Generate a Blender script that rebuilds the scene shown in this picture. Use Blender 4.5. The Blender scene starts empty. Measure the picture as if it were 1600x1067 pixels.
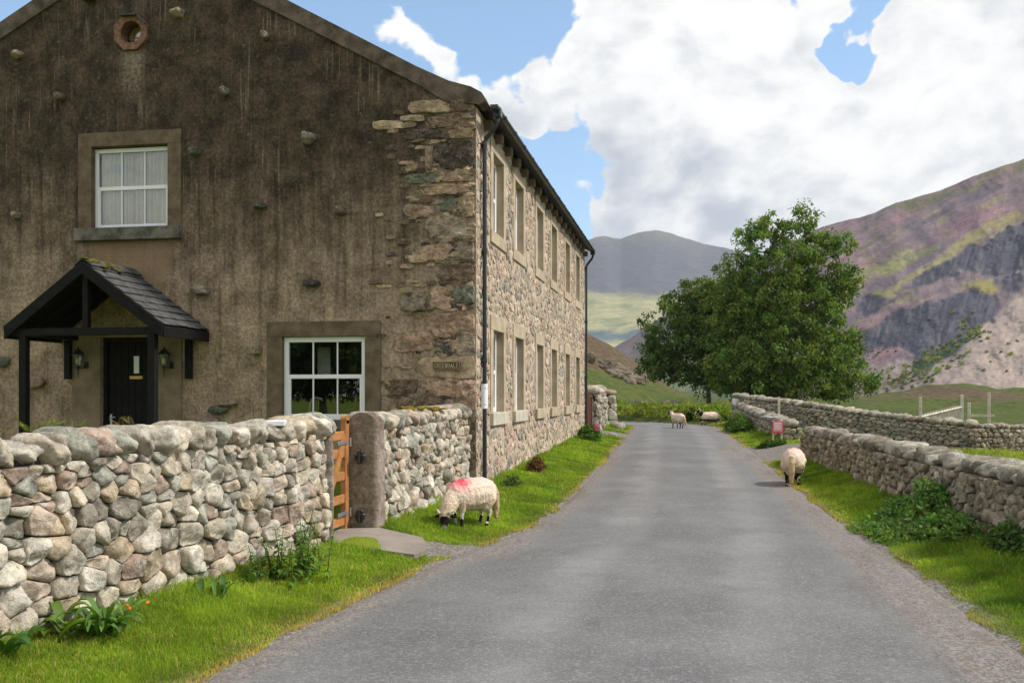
import bpy, bmesh, math, random
import numpy as np
from mathutils import Vector, Matrix
from mathutils.geometry import tessellate_polygon

SC = bpy.context.scene
COL = SC.collection
PI = math.pi

# ------------------------------------------------------------------ camera
F, YAW, EYE, HOR = 1550.0, math.radians(10.24), 1.7, 617.0
CS, SN = math.cos(YAW), math.sin(YAW)
cam_d = bpy.data.cameras.new("camera")
cam = bpy.data.objects.new("camera", cam_d)
COL.objects.link(cam)
cam.location = (0, 0, EYE)
cam.rotation_euler = (PI / 2, 0, YAW)
cam_d.sensor_width = 36.0
cam_d.lens = 36.0 * F / 1600.0
cam_d.shift_y = (HOR - 533.5) / 1600.0
cam_d.clip_start = 0.05
cam_d.clip_end = 20000
SC.camera = cam


def at(px, py, d):
    """point of the place seen at photo pixel px, py, d metres ahead of the camera"""
    dx, dz = (px - 800) / F, (HOR - py) / F
    return (d * (dx * CS - SN), d * (dx * SN + CS), EYE + d * dz)


def direction(px, py):
    v = Vector(at(px, py, 1.0)) - Vector((0, 0, EYE))
    return v.normalized()


# ------------------------------------------------------------------ sun and sky
SUN = Vector((0.80, 0.10, 0.86)).normalized()
sun_d = bpy.data.lights.new("sun", 'SUN')
sun_d.energy = 3.6
sun_d.angle = math.radians(6.0)
sun_d.color = (1.0, 0.945, 0.87)
sun = bpy.data.objects.new("sun", sun_d)
COL.objects.link(sun)
sun.rotation_euler = SUN.to_track_quat('Z', 'Y').to_euler()
sun.location = (20, -20, 60)

SC.view_settings.view_transform = 'Standard'
SC.view_settings.look = 'None'
SC.view_settings.exposure = 0.25
SC.view_settings.gamma = 1.0
SC.view_settings.use_curve_mapping = False
SC.render.film_transparent = False
SC.cycles.max_bounces = 6
SC.cycles.diffuse_bounces = 3
SC.cycles.glossy_bounces = 3
SC.cycles.transmission_bounces = 4
SC.cycles.transparent_max_bounces = 8
SC.cycles.volume_bounces = 1
SC.cycles.caustics_reflective = False
SC.cycles.caustics_refractive = False
SC.cycles.use_denoising = True
SC.cycles.denoising_prefilter = 'NONE'
SC.cycles.denoising_input_passes = 'RGB_ALBEDO_NORMAL'


class G:
    """small helper for writing node graphs"""
    def __init__(self, tree):
        self.t = tree
        self.t.nodes.clear()

    def put(self, sock, v):
        if hasattr(v, 'is_output') or isinstance(v, bpy.types.NodeSocket):
            self.t.links.new(v, sock)
        elif isinstance(v, (tuple, list, Vector)):
            v = tuple(v)
            if sock.type == 'RGBA' and len(v) == 3:
                v = v + (1.0,)
            sock.default_value = v
        else:
            sock.default_value = v

    def n(self, kind, ins=None, **props):
        nd = self.t.nodes.new(kind)
        for k, v in props.items():
            setattr(nd, k, v)
        for k, v in (ins or {}).items():
            self.put(nd.inputs[k], v)
        return nd

    def math(self, op, a, b=0.0, c=0.0, clamp=False):
        nd = self.n('ShaderNodeMath', {0: a, 1: b, 2: c}, operation=op, use_clamp=clamp)
        return nd.outputs[0]

    def vm(self, op, a, b=(0, 0, 0)):
        nd = self.n('ShaderNodeVectorMath', {0: a, 1: b}, operation=op)
        return nd.outputs['Value'] if op in ('DOT_PRODUCT', 'LENGTH') else nd.outputs[0]

    def noise(self, vec, scale, detail=4.0, rough=0.55, dist=0.0, out='Fac'):
        nd = self.n('ShaderNodeTexNoise', {'Vector': vec, 'Scale': scale, 'Detail': detail,
                                          'Roughness': rough, 'Distortion': dist})
        return nd.outputs[out]

    def step(self, v, lo, hi, a=0.0, b=1.0):
        nd = self.n('ShaderNodeMapRange', {'Value': v, 'From Min': lo, 'From Max': hi, 'To Min': a, 'To Max': b},
                    interpolation_type='SMOOTHSTEP')
        return nd.outputs[0]

    def mix(self, f, a, b, mode='MIX'):
        nd = self.n('ShaderNodeMix', data_type='RGBA', blend_type=mode)
        self.put(nd.inputs[0], f)
        self.put(nd.inputs[6], a)
        self.put(nd.inputs[7], b)
        return nd.outputs[2]

    def scale(self, vec, s):
        return self.vm('MULTIPLY', vec, s)


world = bpy.data.worlds.new("World")
SC.world = world
world.use_nodes = True
world.cycles.sampling_method = 'MANUAL'
world.cycles.sample_map_resolution = 512
g = G(world.node_tree)
SKY = 0.10
sky = g.n('ShaderNodeTexSky', sky_type='NISHITA', sun_disc=False)
sky.sun_elevation = math.asin(SUN.z)
sky.sun_rotation = math.atan2(SUN.x, SUN.y)
sky.air_density, sky.dust_density, sky.ozone_density = 1.0, 0.6, 1.5
d = g.n('ShaderNodeTexCoord').outputs['Generated']
warp = g.noise(d, 5.0, 3.0, 0.5, out='Color')
dw = g.vm('ADD', d, g.scale(g.vm('SUBTRACT', warp, (0.5, 0.5, 0.5)), (0.10, 0.10, 0.08)))
CLOUD_SCALE = (3.4, 3.4, 5.0)


def lumps(vec, s):
    nd = g.n('ShaderNodeTexVoronoi', {'Vector': vec, 'Scale': s}, feature='F1')
    return g.math('SUBTRACT', 0.5, nd.outputs['Distance'])


def cloud_noise(vec):
    v = g.scale(vec, CLOUD_SCALE)
    a = g.noise(v, 1.0, 3.0, 0.5)
    b = g.noise(v, 4.5, 6.0, 0.6)
    s = g.math('ADD', g.math('MULTIPLY', a, 0.62), g.math('MULTIPLY', b, 0.38))
    for sc, w in ((5.0, 0.12), (12.0, 0.07)):
        s = g.math('ADD', s, g.math('MULTIPLY', lumps(v, sc), w))
    return s


n1 = cloud_noise(dw)
rag = g.noise(d, 14.0, 3.5, 0.55, out='Color')
db = g.vm('ADD', dw, g.scale(g.vm('SUBTRACT', rag, (0.5, 0.5, 0.5)), (0.15, 0.15, 0.13)))
field = g.math('ADD', n1, 0.06)
# the banks of cloud and the blue gaps between them: direction, radius (degrees), soft edge, weight
db = g.vm('NORMALIZE', db)
for (px, py, r, soft, wgt) in [(1330, 190, 10, 9, 0.22), (1010, 110, 5.0, 5, 0.20), (1010, 310, 4.0, 5, 0.22),
                               (700, 112, 1.0, 2.6, 0.30), (800, 165, 0.8, 2.6, 0.20), (598, 62, 0.4, 2.0, 0.22), (1190, 50, .8, 2.0, .10),
                               (640, 0, 4.0, 6.0, -0.26), (0, -20, 3.0, 6.0, -0.22), (780, 30, 1.5, 3.5, -0.20), (840, 130, 0.2, 2.0, -0.14),
                               (912, 218, 0.3, 3.2, -0.36), (850, 300, 1.0, 3.6, -0.24), (880, 190, 0, 2.0, -.12),
                               (1205, -14, 0.6, 3.2, -0.34), (1352, 55, 0.2, 2.0, -0.36), (930, -35, .4, 2.6, -.16)]:
    dd = g.vm('DOT_PRODUCT', db, direction(px, py))
    m = g.step(dd, math.cos(math.radians(r + soft)), math.cos(math.radians(r)), 0.0, wgt)
    field = g.math('ADD', field, m)
dd = g.vm('DOT_PRODUCT', db, Vector((-0.1, -0.9, 0.35)).normalized())      # unseen cloud bank added behind the viewer to neutralise light on the gable
field = g.math('ADD', field, g.step(dd, 0.0, 0.7, 0.0, 0.14))
mask = g.step(field, 0.535, 0.625)
off = Vector((0.030 * CS, 0.030 * SN, 0.040))
n2 = cloud_noise(g.vm('ADD', dw, off))
lit = g.math('ADD', g.math('MULTIPLY', g.math('SUBTRACT', n1, n2), 2.8), 0.72)
sep = g.n('ShaderNodeSeparateXYZ', {0: d})
low = g.step(sep.outputs[2], 0.12, 0.30)
patch = g.noise(g.scale(dw, (2.0, 2.0, 6.5)), 1.5, 5.0, 0.55)
greyer = g.math('MULTIPLY', g.step(patch, 0.33, 0.62), g.math('SUBTRACT', 1.0, low))
lit = g.math('SUBTRACT', lit, g.math('MULTIPLY', greyer, 0.52))
lit = g.math('ADD', lit, g.math('MULTIPLY', g.step(field, 0.75, 0.56), 0.12))
lit = g.step(lit, -0.15, 1.0)
cloud = g.mix(lit, (0.43 / SKY, 0.475 / SKY, 0.54 / SKY), (0.90 / SKY, 0.895 / SKY, 0.885 / SKY))
blue = g.mix(1.0, g.mix(1.0, sky.outputs[0], (1.10, 1.22, 1.30), 'MULTIPLY'), (0.085 / SKY, 0.14 / SKY, 0.19 / SKY), 'ADD')
blue = g.mix(g.step(sep.outputs[2], 0.16, 0.03), blue, (0.55 / SKY, 0.66 / SKY, 0.78 / SKY))
col = g.mix(mask, blue, cloud)
bg = g.n('ShaderNodeBackground', {'Color': col, 'Strength': SKY})
wo = g.n('ShaderNodeOutputWorld', {'Surface': bg.outputs[0]})

# ------------------------------------------------------------------ numeric helpers
def ss(a, b, x):
    t = np.clip((np.asarray(x, float) - a) / (b - a), 0, 1)
    return t * t * (3 - 2 * t)


def _hash(ix, iy, iz, seed):
    M = np.int64(0xffffffff)
    h = (ix * 73856093) ^ (iy * 19349663) ^ (iz * 83492791) ^ (seed * 2654435)
    h = h & M
    h = ((h ^ (h >> 13)) * 1274126177) & M
    h = ((h ^ (h >> 15)) * 1103515245) & M
    return ((h >> 8) & 0xffff) / 65535.0


def vnoise(P, seed=0):
    P = np.asarray(P, float)
    i = np.floor(P).astype(np.int64)
    f = P - i
    f = f * f * (3 - 2 * f)
    r = 0
    for dx in (0, 1):
        wx = f[:, 0] if dx else 1 - f[:, 0]
        for dy in (0, 1):
            wy = f[:, 1] if dy else 1 - f[:, 1]
            for dz in (0, 1):
                wz = f[:, 2] if dz else 1 - f[:, 2]
                r = r + wx * wy * wz * _hash(i[:, 0] + dx, i[:, 1] + dy, i[:, 2] + dz, seed)
    return r


def fbm(P, seed=0, oct=4, rough=0.5):
    """about -1..1"""
    P = np.asarray(P, float)
    a, s, t = 1.0, 0.0, 0.0
    for k in range(oct):
        s = s + a * (vnoise(P * (2.03 ** k) + 17.3 * k, seed + k) * 2 - 1)
        t += a
        a *= rough
    return s / t * 1.4


def fbm2(X, Y, scale, seed=0, oct=4, rough=0.5):
    X = np.asarray(X, float); Y = np.asarray(Y, float)
    P = np.stack([X.ravel() / scale, Y.ravel() / scale, np.zeros(X.size)], 1)
    return fbm(P, seed, oct, rough).reshape(X.shape)


# ------------------------------------------------------------------ mesh helpers
class MB:
    def __init__(self):
        self.V, self.F, self.C, self.nv = [], [], [], 0

    def add(self, V, Fs, col=None):
        V = np.asarray(V, float).reshape(-1, 3)
        if not isinstance(Fs, (list, tuple)) or (len(Fs) and not isinstance(Fs[0], np.ndarray)):
            byn = {}
            for f in Fs:
                byn.setdefault(len(f), []).append(f)
            Fs = [np.array(v, np.int64) for v in byn.values()]
        self.V.append(V)
        for f in Fs:
            self.F.append(np.asarray(f, np.int64) + self.nv)
        if col is None:
            col = (1, 1, 1)
        c = np.asarray(col, float)
        if c.ndim == 1:
            c = np.tile(c[:3], (len(V), 1))
        self.C.append(c[:, :3])
        self.nv += len(V)

    def box(self, lo, hi, bev=0.0, mtx=None, col=None):
        lo, hi = np.array(lo, float), np.array(hi, float)
        c, h = (lo + hi) / 2, np.abs(hi - lo) / 2
        if bev <= 0:
            V = np.array([[sx, sy, sz] for sx in (-1, 1) for sy in (-1, 1) for sz in (-1, 1)], float) * h
            Fs = [[0, 1, 3, 2], [4, 6, 7, 5], [0, 4, 5, 1], [2, 3, 7, 6], [0, 2, 6, 4], [1, 5, 7, 3]]
        else:
            b = min(bev, h.min() * 0.9)
            V, ix = [], {}
            for sx in (-1, 1):
                for sy in (-1, 1):
                    for sz in (-1, 1):
                        for ax in range(3):
                            p = np.array([sx, sy, sz]) * (h - b)
                            p[ax] = np.array([sx, sy, sz])[ax] * h[ax]
                            ix[(sx, sy, sz, ax)] = len(V)
                            V.append(p)
            Fs = []
            for ax in range(3):
                o = [a for a in range(3) if a != ax]
                for s in (-1, 1):
                    q = []
                    for (a, b2) in ((-1, -1), (1, -1), (1, 1), (-1, 1)):
                        k = [0, 0, 0]; k[ax] = s; k[o[0]] = a; k[o[1]] = b2
                        q.append(ix[(k[0], k[1], k[2], ax)])
                    Fs.append(q)
            for ax in range(3):
                o = [a for a in range(3) if a != ax]
                for a in (-1, 1):
                    for b2 in (-1, 1):
                        q = []
                        for (s, side) in ((-1, o[0]), (1, o[0]), (1, o[1]), (-1, o[1])):
                            k = [0, 0, 0]; k[ax] = s; k[o[0]] = a; k[o[1]] = b2
                            q.append(ix[(k[0], k[1], k[2], side)])
                        Fs.append(q)
            for sx in (-1, 1):
                for sy in (-1, 1):
                    for sz in (-1, 1):
                        Fs.append([ix[(sx, sy, sz, 0)], ix[(sx, sy, sz, 1)], ix[(sx, sy, sz, 2)]])
            V = np.array(V)
        if mtx is not None:
            M3 = np.array(mtx.to_3x3()); V = V @ M3.T
        self.add(V + c, Fs, col)

    def tube(self, pts, rad, n=8, cap=True, col=None):
        pts = [Vector(p) for p in pts]
        if not hasattr(rad, '__len__'):
            rad = [rad] * len(pts)
        V, Fs = [], []
        ref = None
        for i, p in enumerate(pts):
            t = (pts[min(i + 1, len(pts) - 1)] - pts[max(i - 1, 0)])
            t = t.normalized() if t.length > 1e-9 else Vector((0, 0, 1))
            if ref is None:
                ref = Vector((1, 0, 0)) if abs(t.x) < 0.8 else Vector((0, 1, 0))
            a = (ref - t * ref.dot(t)).normalized()
            ref = a
            b = t.cross(a)
            for k in range(n):
                an = 2 * PI * k / n
                V.append(p + (a * math.cos(an) + b * math.sin(an)) * rad[i])
        for i in range(len(pts) - 1):
            for k in range(n):
                k2 = (k + 1) % n
                Fs.append([i * n + k, i * n + k2, (i + 1) * n + k2, (i + 1) * n + k])
        if cap:
            Fs.append(list(range(n))[::-1])
            Fs.append([(len(pts) - 1) * n + k for k in range(n)])
        self.add(np.array([list(v) for v in V]), Fs, col)

    def prism(self, poly, fn, d0, d1, col=None):
        """poly: list of (u, v); fn(u, v, depth) -> xyz"""
        n = len(poly)
        V = [fn(u, v, d0) for u, v in poly] + [fn(u, v, d1) for u, v in poly]
        Fs = [list(range(n)), list(range(2 * n - 1, n - 1, -1))]
        for i in range(n):
            j = (i + 1) % n
            Fs.append([i, i + n, j + n, j])
        self.add(np.array(V), Fs, col)

    def build(self, name, mat, parent=None, smooth=False, world=True, cols=False):
        V = np.concatenate(self.V) if self.V else np.zeros((0, 3))
        if parent is not None and world:
            o, off = parent, Vector((0, 0, 0))
            while o is not None:
                off += Vector(o.location); o = o.parent
            V = V - np.array(off)
        me = bpy.data.meshes.new(name)
        me.vertices.add(len(V))
        me.vertices.foreach_set('co', V.astype(np.float32).ravel())
        tot = np.concatenate([np.full(len(f), f.shape[1]) for f in self.F])
        li = np.concatenate([f.ravel() for f in self.F])
        me.loops.add(len(li))
        me.loops.foreach_set('vertex_index', li.astype(np.int32))
        me.polygons.add(len(tot))
        st = np.concatenate([[0], np.cumsum(tot)[:-1]])
        me.polygons.foreach_set('loop_start', st.astype(np.int32))
        me.polygons.foreach_set('use_smooth', np.full(len(tot), bool(smooth)))
        me.update(calc_edges=True)
        if cols:
            C = np.concatenate(self.C)
            at_ = me.attributes.new('Col', 'FLOAT_COLOR', 'POINT')
            at_.data.foreach_set('color', np.concatenate([C, np.ones((len(C), 1))], 1).astype(np.float32).ravel())
        o = bpy.data.objects.new(name, me)
        COL.objects.link(o)
        if mat is not None:
            me.materials.append(mat)
        if parent is not None:
            o.parent = parent
        return o


def tag(o, label, cat, group=None, kind=None):
    if label: o['label'] = label
    if cat: o['category'] = cat
    if group: o['group'] = group
    if kind: o['kind'] = kind
    return o


def thing(name, loc, label, cat, group=None, rz=0.0):
    o = bpy.data.objects.new(name, None)
    COL.objects.link(o)
    o.location = loc
    o.rotation_euler = (0, 0, rz)
    o.empty_display_size = 0.2
    return tag(o, label, cat, group)


# ------------------------------------------------------------------ materials
def new_mat(name):
    m = bpy.data.materials.new(name)
    m.use_nodes = True
    return m, G(m.node_tree)


def finish(g, col, rough=0.85, bump=None, bstr=0.4, bdist=0.02, spec=0.3, metal=0.0, trans=0.0, tcol=None):
    p = g.n('ShaderNodeBsdfPrincipled', {'Base Color': col, 'Roughness': rough, 'Specular IOR Level': spec, 'Metallic': metal})
    if bump is not None:
        b = g.n('ShaderNodeBump', {'Height': bump, 'Strength': bstr, 'Distance': bdist})
        g.put(p.inputs['Normal'], b.outputs[0])
    out = p.outputs[0]
    if trans > 0:
        t = g.n('ShaderNodeBsdfTranslucent', {'Color': tcol if tcol is not None else col})
        mx = g.n('ShaderNodeMixShader', {0: trans, 1: out, 2: t.outputs[0]})
        out = mx.outputs[0]
    g.n('ShaderNodeOutputMaterial', {'Surface': out})


def coord(g, kind='Object'):
    return g.n('ShaderNodeTexCoord').outputs[kind]


def simple(name, col, rough=0.6, nscale=8.0, var=0.25, bump=0.15, bscale=60.0, bdist=0.003, spec=0.4, metal=0.0):
    m, g = new_mat(name)
    o = coord(g)
    a = g.noise(o, nscale, 4)
    b = g.noise(o, bscale, 3)
    f = g.math('ADD', g.math('MULTIPLY', a, 0.7), g.math('MULTIPLY', b, 0.3))
    lo = tuple(c * (1 - var) for c in col); hi = tuple(min(1, c * (1 + var)) for c in col)
    c = g.mix(g.step(f, 0.3, 0.7), lo, hi)
    finish(g, c, rough, b, bump, bdist, spec, metal)
    return m


def col_attr(g):
    return g.n('ShaderNodeAttribute', attribute_name='Col').outputs['Color']


def stone_mat(name, lichen=0.5, dark=0.35, moss=0.4, scale=1.0):
    m, g = new_mat(name)
    o = coord(g)
    c = col_attr(g)
    n1 = g.noise(o, 7 * scale, 5, 0.65)
    n2 = g.noise(o, 34 * scale, 5, 0.68)
    n3 = g.noise(o, 90 * scale, 3, 0.65)
    n4 = g.noise(o, 13 * scale, 7, 0.72, 0.6)
    c = g.mix(g.step(n1, 0.3, 0.72), g.mix(1.0, c, (0.60, 0.585, 0.565), 'MULTIPLY'), g.mix(1.0, c, (1.30, 1.29, 1.27), 'MULTIPLY'))
    c = g.mix(g.math('MULTIPLY', g.step(n2, 0.52, 0.66), dark), c, g.mix(1.0, c, (0.42, 0.40, 0.37), 'MULTIPLY'))
    c = g.mix(g.math('MULTIPLY', g.step(n3, 0.56, 0.70), 0.5), c, g.mix(1.0, c, (1.45, 1.44, 1.42), 'MULTIPLY'))
    c = g.mix(g.math('MULTIPLY', g.step(n4, 0.55, 0.62), lichen), c, (0.56, 0.55, 0.49))
    n6 = g.noise(o, 21 * scale, 5, 0.72)
    c = g.mix(g.math('MULTIPLY', g.step(n6, 0.62, 0.67), dark), c, (0.045, 0.042, 0.036))
    geo = g.n('ShaderNodeNewGeometry')
    up = g.n('ShaderNodeSeparateXYZ', {0: geo.outputs['Normal']}).outputs[2]
    n5 = g.noise(o, 5 * scale, 5, 0.6)
    mf = g.math('MULTIPLY', g.step(up, 0.35, 0.9), g.math('MULTIPLY', g.step(n5, 0.53, 0.66), moss))
    c = g.mix(mf, c, (0.17, 0.15, 0.035))
    h = g.math('ADD', g.math('MULTIPLY', n2, 0.55), g.math('ADD', g.math('MULTIPLY', n3, 0.22), g.math('MULTIPLY', n1, 0.8)))
    finish(g, c, 0.92, h, 0.85, 0.028, 0.15)
    return m


M = {}
M['stone'] = stone_mat('field_stone', 0.55, 0.5, 0.5)
M['stone_dark'] = stone_mat('field_stone_dark_lane', 0.3, 0.6, 0.45)  # less pale lichen, more dark specks than the plain field stone
M['rubble'] = stone_mat('house_rubble', 0.25, 0.45, 0.0, 1.4)
M['quoin'] = stone_mat('quoin_stone', 0.25, 0.7, 0.0, 1.1)
M['earth'] = simple('earth_core', (0.055, 0.047, 0.038), 0.95, 5, 0.4, 0.5, 40, 0.02)
M['mortar'] = simple('lime_mortar', (0.47, 0.375, 0.27), 0.95, 3, 0.3, 0.6, 45, 0.012)
M['sandstone'] = simple('dressed_sandstone', (0.42, 0.335, 0.23), 0.9, 3, 0.22, 0.3, 70, 0.004)
M['sill_pale'] = simple('pale_sill', (0.50, 0.45, 0.35), 0.9, 4, 0.22, 0.3, 70, 0.004)
M['upvc'] = simple('white_window_frame', (0.82, 0.82, 0.83), 0.35, 3, 0.04, 0.02, 30, 0.001, 0.5)
M['black_wood'] = simple('black_painted_timber', (0.010, 0.009, 0.0085), 0.7, 12, 0.4, 0.3, 60, 0.002, 0.15)
M['black_plastic'] = simple('black_rainwater_goods', (0.022, 0.023, 0.026), 0.32, 6, 0.2, 0.05, 40, 0.001, 0.5)
M['gate_wood'] = simple('orange_stained_timber', (0.40, 0.175, 0.058), 0.55, 9, 0.3, 0.3, 70, 0.002, 0.35)
M['grey_wood'] = simple('weathered_fence_timber', (0.56, 0.51, 0.40), 0.9, 6, 0.25, 0.4, 60, 0.003)
M['steel'] = simple('galvanised_steel', (0.55, 0.56, 0.58), 0.35, 8, 0.15, 0.05, 40, 0.001, 0.5, 0.8)
M['brass'] = simple('tarnished_brass', (0.60, 0.42, 0.14), 0.4, 10, 0.2, 0.1, 60, 0.001, 0.5, 0.6)
M['rust'] = simple('rusty_iron', (0.15, 0.055, 0.035), 0.85, 8, 0.35, 0.4, 50, 0.003)
M['paper'] = simple('white_paper', (0.80, 0.81, 0.84), 0.7, 3, 0.04, 0.05, 40, 0.001)
M['ink'] = simple('faded_ink', (0.35, 0.36, 0.40), 0.8, 6, 0.1, 0.0, 40)
M['pink'] = simple('faded_red_board', (0.62, 0.10, 0.15), 0.6, 5, 0.15, 0.05, 40, 0.001)
M['white_paint'] = simple('white_paint', (0.8, 0.78, 0.77), 0.5, 5, 0.06, 0.05, 40, 0.001)
M['green_paint'] = simple('green_sign_paint', (0.05, 0.22, 0.13), 0.5, 5, 0.1, 0.05, 40, 0.001)
M['terracotta'] = simple('terracotta_surround', (0.20, 0.105, 0.068), 0.9, 14, 0.5, 0.6, 40, 0.01)
M['curtain'] = simple('cream_curtain', (0.80, 0.74, 0.55), 0.9, 6, 0.1, 0.1, 60, 0.002)
M['blind'] = simple('amber_blind', (0.62, 0.45, 0.16), 0.8, 4, 0.1, 0.1, 60, 0.002)
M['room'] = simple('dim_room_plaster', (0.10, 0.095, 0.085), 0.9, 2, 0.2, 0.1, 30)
M['bark'] = simple('ash_bark', (0.20, 0.18, 0.145), 0.95, 4, 0.45, 0.8, 22, 0.03)
M['slab'] = simple('path_flagstone', (0.235, 0.20, 0.165), 0.9, 3, 0.2, 0.4, 70, 0.005)
M['horn'] = simple('ram_horn', (0.50, 0.42, 0.30), 0.6, 14, 0.25, 0.3, 80, 0.002)
M['eye'] = simple('sheep_eye', (0.05, 0.035, 0.01), 0.15, 10, 0.2, 0.0, 40, 0.001, 0.6)
M['gold'] = simple('gilt_lettering', (0.52, 0.40, 0.20), 0.55, 10, 0.1, 0.0, 40)
M['sign_black'] = simple('black_sign', (0.022, 0.02, 0.016), 0.55, 10, 0.2, 0.0, 40)


def glass_mat():
    m, g = new_mat('window_glass')
    lw = g.n('ShaderNodeLayerWeight', {'Blend': 0.32})
    tr = g.n('ShaderNodeBsdfTransparent', {'Color': (0.965, 0.975, 0.97)})
    gl = g.n('ShaderNodeBsdfGlossy', {'Color': (0.9, 0.93, 0.95), 'Roughness': 0.015})
    f = g.math('ADD', g.math('MULTIPLY', lw.outputs['Fresnel'], 0.9), 0.06, clamp=True)
    mx = g.n('ShaderNodeMixShader', {0: f, 1: tr.outputs[0], 2: gl.outputs[0]})
    g.n('ShaderNodeOutputMaterial', {'Surface': mx.outputs[0]})
    return m


M['glass'] = glass_mat()


def render_mat():
    """old roughcast: brown-black weathering above, tan where the weather has washed it, runs and lichen"""
    m, g = new_mat('weathered_roughcast')
    o = coord(g)
    s = g.n('ShaderNodeSeparateXYZ', {0: o})
    x, z = s.outputs[0], s.outputs[2]
    big = g.noise(o, 0.55, 5, 0.6)
    med = g.noise(o, 2.6, 6, 0.65)
    fine = g.noise(o, 17, 5, 0.7)
    grit = g.noise(o, 26, 3, 0.6)
    st = g.noise(g.scale(o, (7.0, 7.0, 0.42)), 1.0, 5, 0.62)
    st2 = g.noise(g.scale(o, (22.0, 22.0, 0.8)), 1.0, 4, 0.6)
    # washed-out factor: low on the wall, more towards the middle bay
    zz = g.math('ADD', z, g.math('MULTIPLY', g.math('SUBTRACT', big, 0.5), 3.6))
    zz = g.math('ADD', zz, g.math('MULTIPLY', g.math('SUBTRACT', st, 0.5), 3.0))
    wash = g.step(zz, 5.9, 2.5)
    dark = g.mix(g.step(med, 0.3, 0.7), (0.041, 0.032, 0.025), (0.130, 0.098, 0.071))
    tan = g.mix(g.step(med, 0.3, 0.7), (0.25, 0.19, 0.132), (0.50, 0.385, 0.275))
    c = g.mix(wash, dark, tan)
    c = g.mix(g.math('MULTIPLY', g.step(st, 0.52, 0.70), 0.42), c, (0.046, 0.037, 0.030))
    # pale thready runs
    runs = g.math('MULTIPLY', g.step(st2, 0.55, 0.66), g.step(g.noise(o, 0.9, 3), 0.44, 0.62))
    c = g.mix(g.math('MULTIPLY', runs, 0.55), c, (0.34, 0.28, 0.205))
    # lichen spots, grit and pits of the roughcast
    li = g.noise(o, 9, 6, 0.72)
    c = g.mix(g.math('MULTIPLY', g.step(li, 0.57, 0.66), 0.42), c, (0.29, 0.245, 0.185))
    c = g.mix(g.math('MULTIPLY', g.step(fine, 0.36, 0.64), 0.75), g.mix(1.0, c, (0.62, 0.60, 0.58), 'MULTIPLY'), g.mix(1.0, c, (1.26, 1.24, 1.21), 'MULTIPLY'))
    c = g.mix(g.math('MULTIPLY', g.step(grit, 0.60, 0.70), 0.60), c, g.mix(1.0, c, (2.3, 2.25, 2.2), 'MULTIPLY'))
    pits = g.noise(o, 13, 4, 0.6)
    c = g.mix(g.math('MULTIPLY', g.step(pits, 0.66, 0.71), 0.75), c, (0.014, 0.012, 0.010))
    # bare lime mortar round the exposed corner stones
    e = g.math('ADD', x, g.math('MULTIPLY', g.math('SUBTRACT', med, 0.5), 1.3))
    c = g.mix(g.math('MULTIPLY', g.step(e, -1.15, -0.55), g.step(zz, 7.8, 3.6, 0.2, 0.85)), c, g.mix(g.step(fine, 0.3, 0.7), (0.24, 0.185, 0.13), (0.40, 0.315, 0.225)))
    stain = g.noise(g.scale(o, (1.6, 1.6, 0.5)), 1.0, 6, 0.7)
    c = g.mix(g.math('MULTIPLY', g.step(stain, 0.54, 0.70), 0.55), c, g.mix(1.0, c, (0.42, 0.40, 0.38), 'MULTIPLY'))
    ox = g.math('ABSOLUTE', g.math('ADD', x, 6.15))
    oc = g.math('MULTIPLY', g.step(g.math('ADD', ox, g.math('MULTIPLY', g.math('SUBTRACT', st2, .5), .35)), 0.30, 0.08), g.math('MULTIPLY', g.step(z, 7.76, 7.70), g.step(z, 6.6, 7.6)))
    c = g.mix(g.math('MULTIPLY', oc, g.step(fine, .35, .65, .2, .8)), c, (0.36, 0.29, 0.22))
    # clean tan panel washed below the upper window sill
    px_ = g.math('MULTIPLY', g.step(x, -7.15, -6.8), g.step(x, -5.25, -5.6))
    pz = g.math('MULTIPLY', g.step(z, 4.50, 4.36), g.step(zz, 3.4, 3.8))
    c = g.mix(g.math('MULTIPLY', g.math('MULTIPLY', px_, pz), 0.7), c, (0.30, 0.205, 0.12))
    h = g.math('ADD', g.math('MULTIPLY', fine, 0.8), g.math('ADD', g.math('MULTIPLY', grit, 0.5), g.math('MULTIPLY', med, 1.4)))
    finish(g, c, 0.95, h, 0.65, 0.03, 0.1)
    return m


M['render'] = render_mat()
M['coping'] = simple('weathered_skew_coping', (0.125, 0.097, 0.076), 0.95, 5, 0.5, 0.7, 45, 0.012, 0.15)
M['surround_dark'] = simple('weathered_window_surround', (0.15, 0.112, 0.075), 0.95, 5, 0.35, 0.4, 55, 0.006, 0.15)
M['sill_dark'] = simple('stained_grey_sill', (0.14, 0.13, 0.105), 0.95, 5, 0.6, 0.4, 55, 0.006, 0.15)
M['porch_render'] = simple('smooth_porch_render', (0.22, 0.17, 0.112), 0.95, 3, 0.3, 0.3, 50, 0.006, 0.15)


def slate_mat():
    m, g = new_mat('riven_slate')
    o = coord(g)
    n1 = g.noise(o, 6, 5, 0.6); n2 = g.noise(o, 45, 4, 0.6)
    c = g.mix(g.step(n1, 0.3, 0.7), (0.035, 0.036, 0.037), (0.105, 0.105, 0.10))
    c = g.mix(g.math('MULTIPLY', g.step(n2, 0.6, 0.72), 0.4), c, (0.25, 0.25, 0.22))
    finish(g, c, 0.75, n2, 0.4, 0.006, 0.3)
    return m


M['slate'] = slate_mat()


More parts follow.
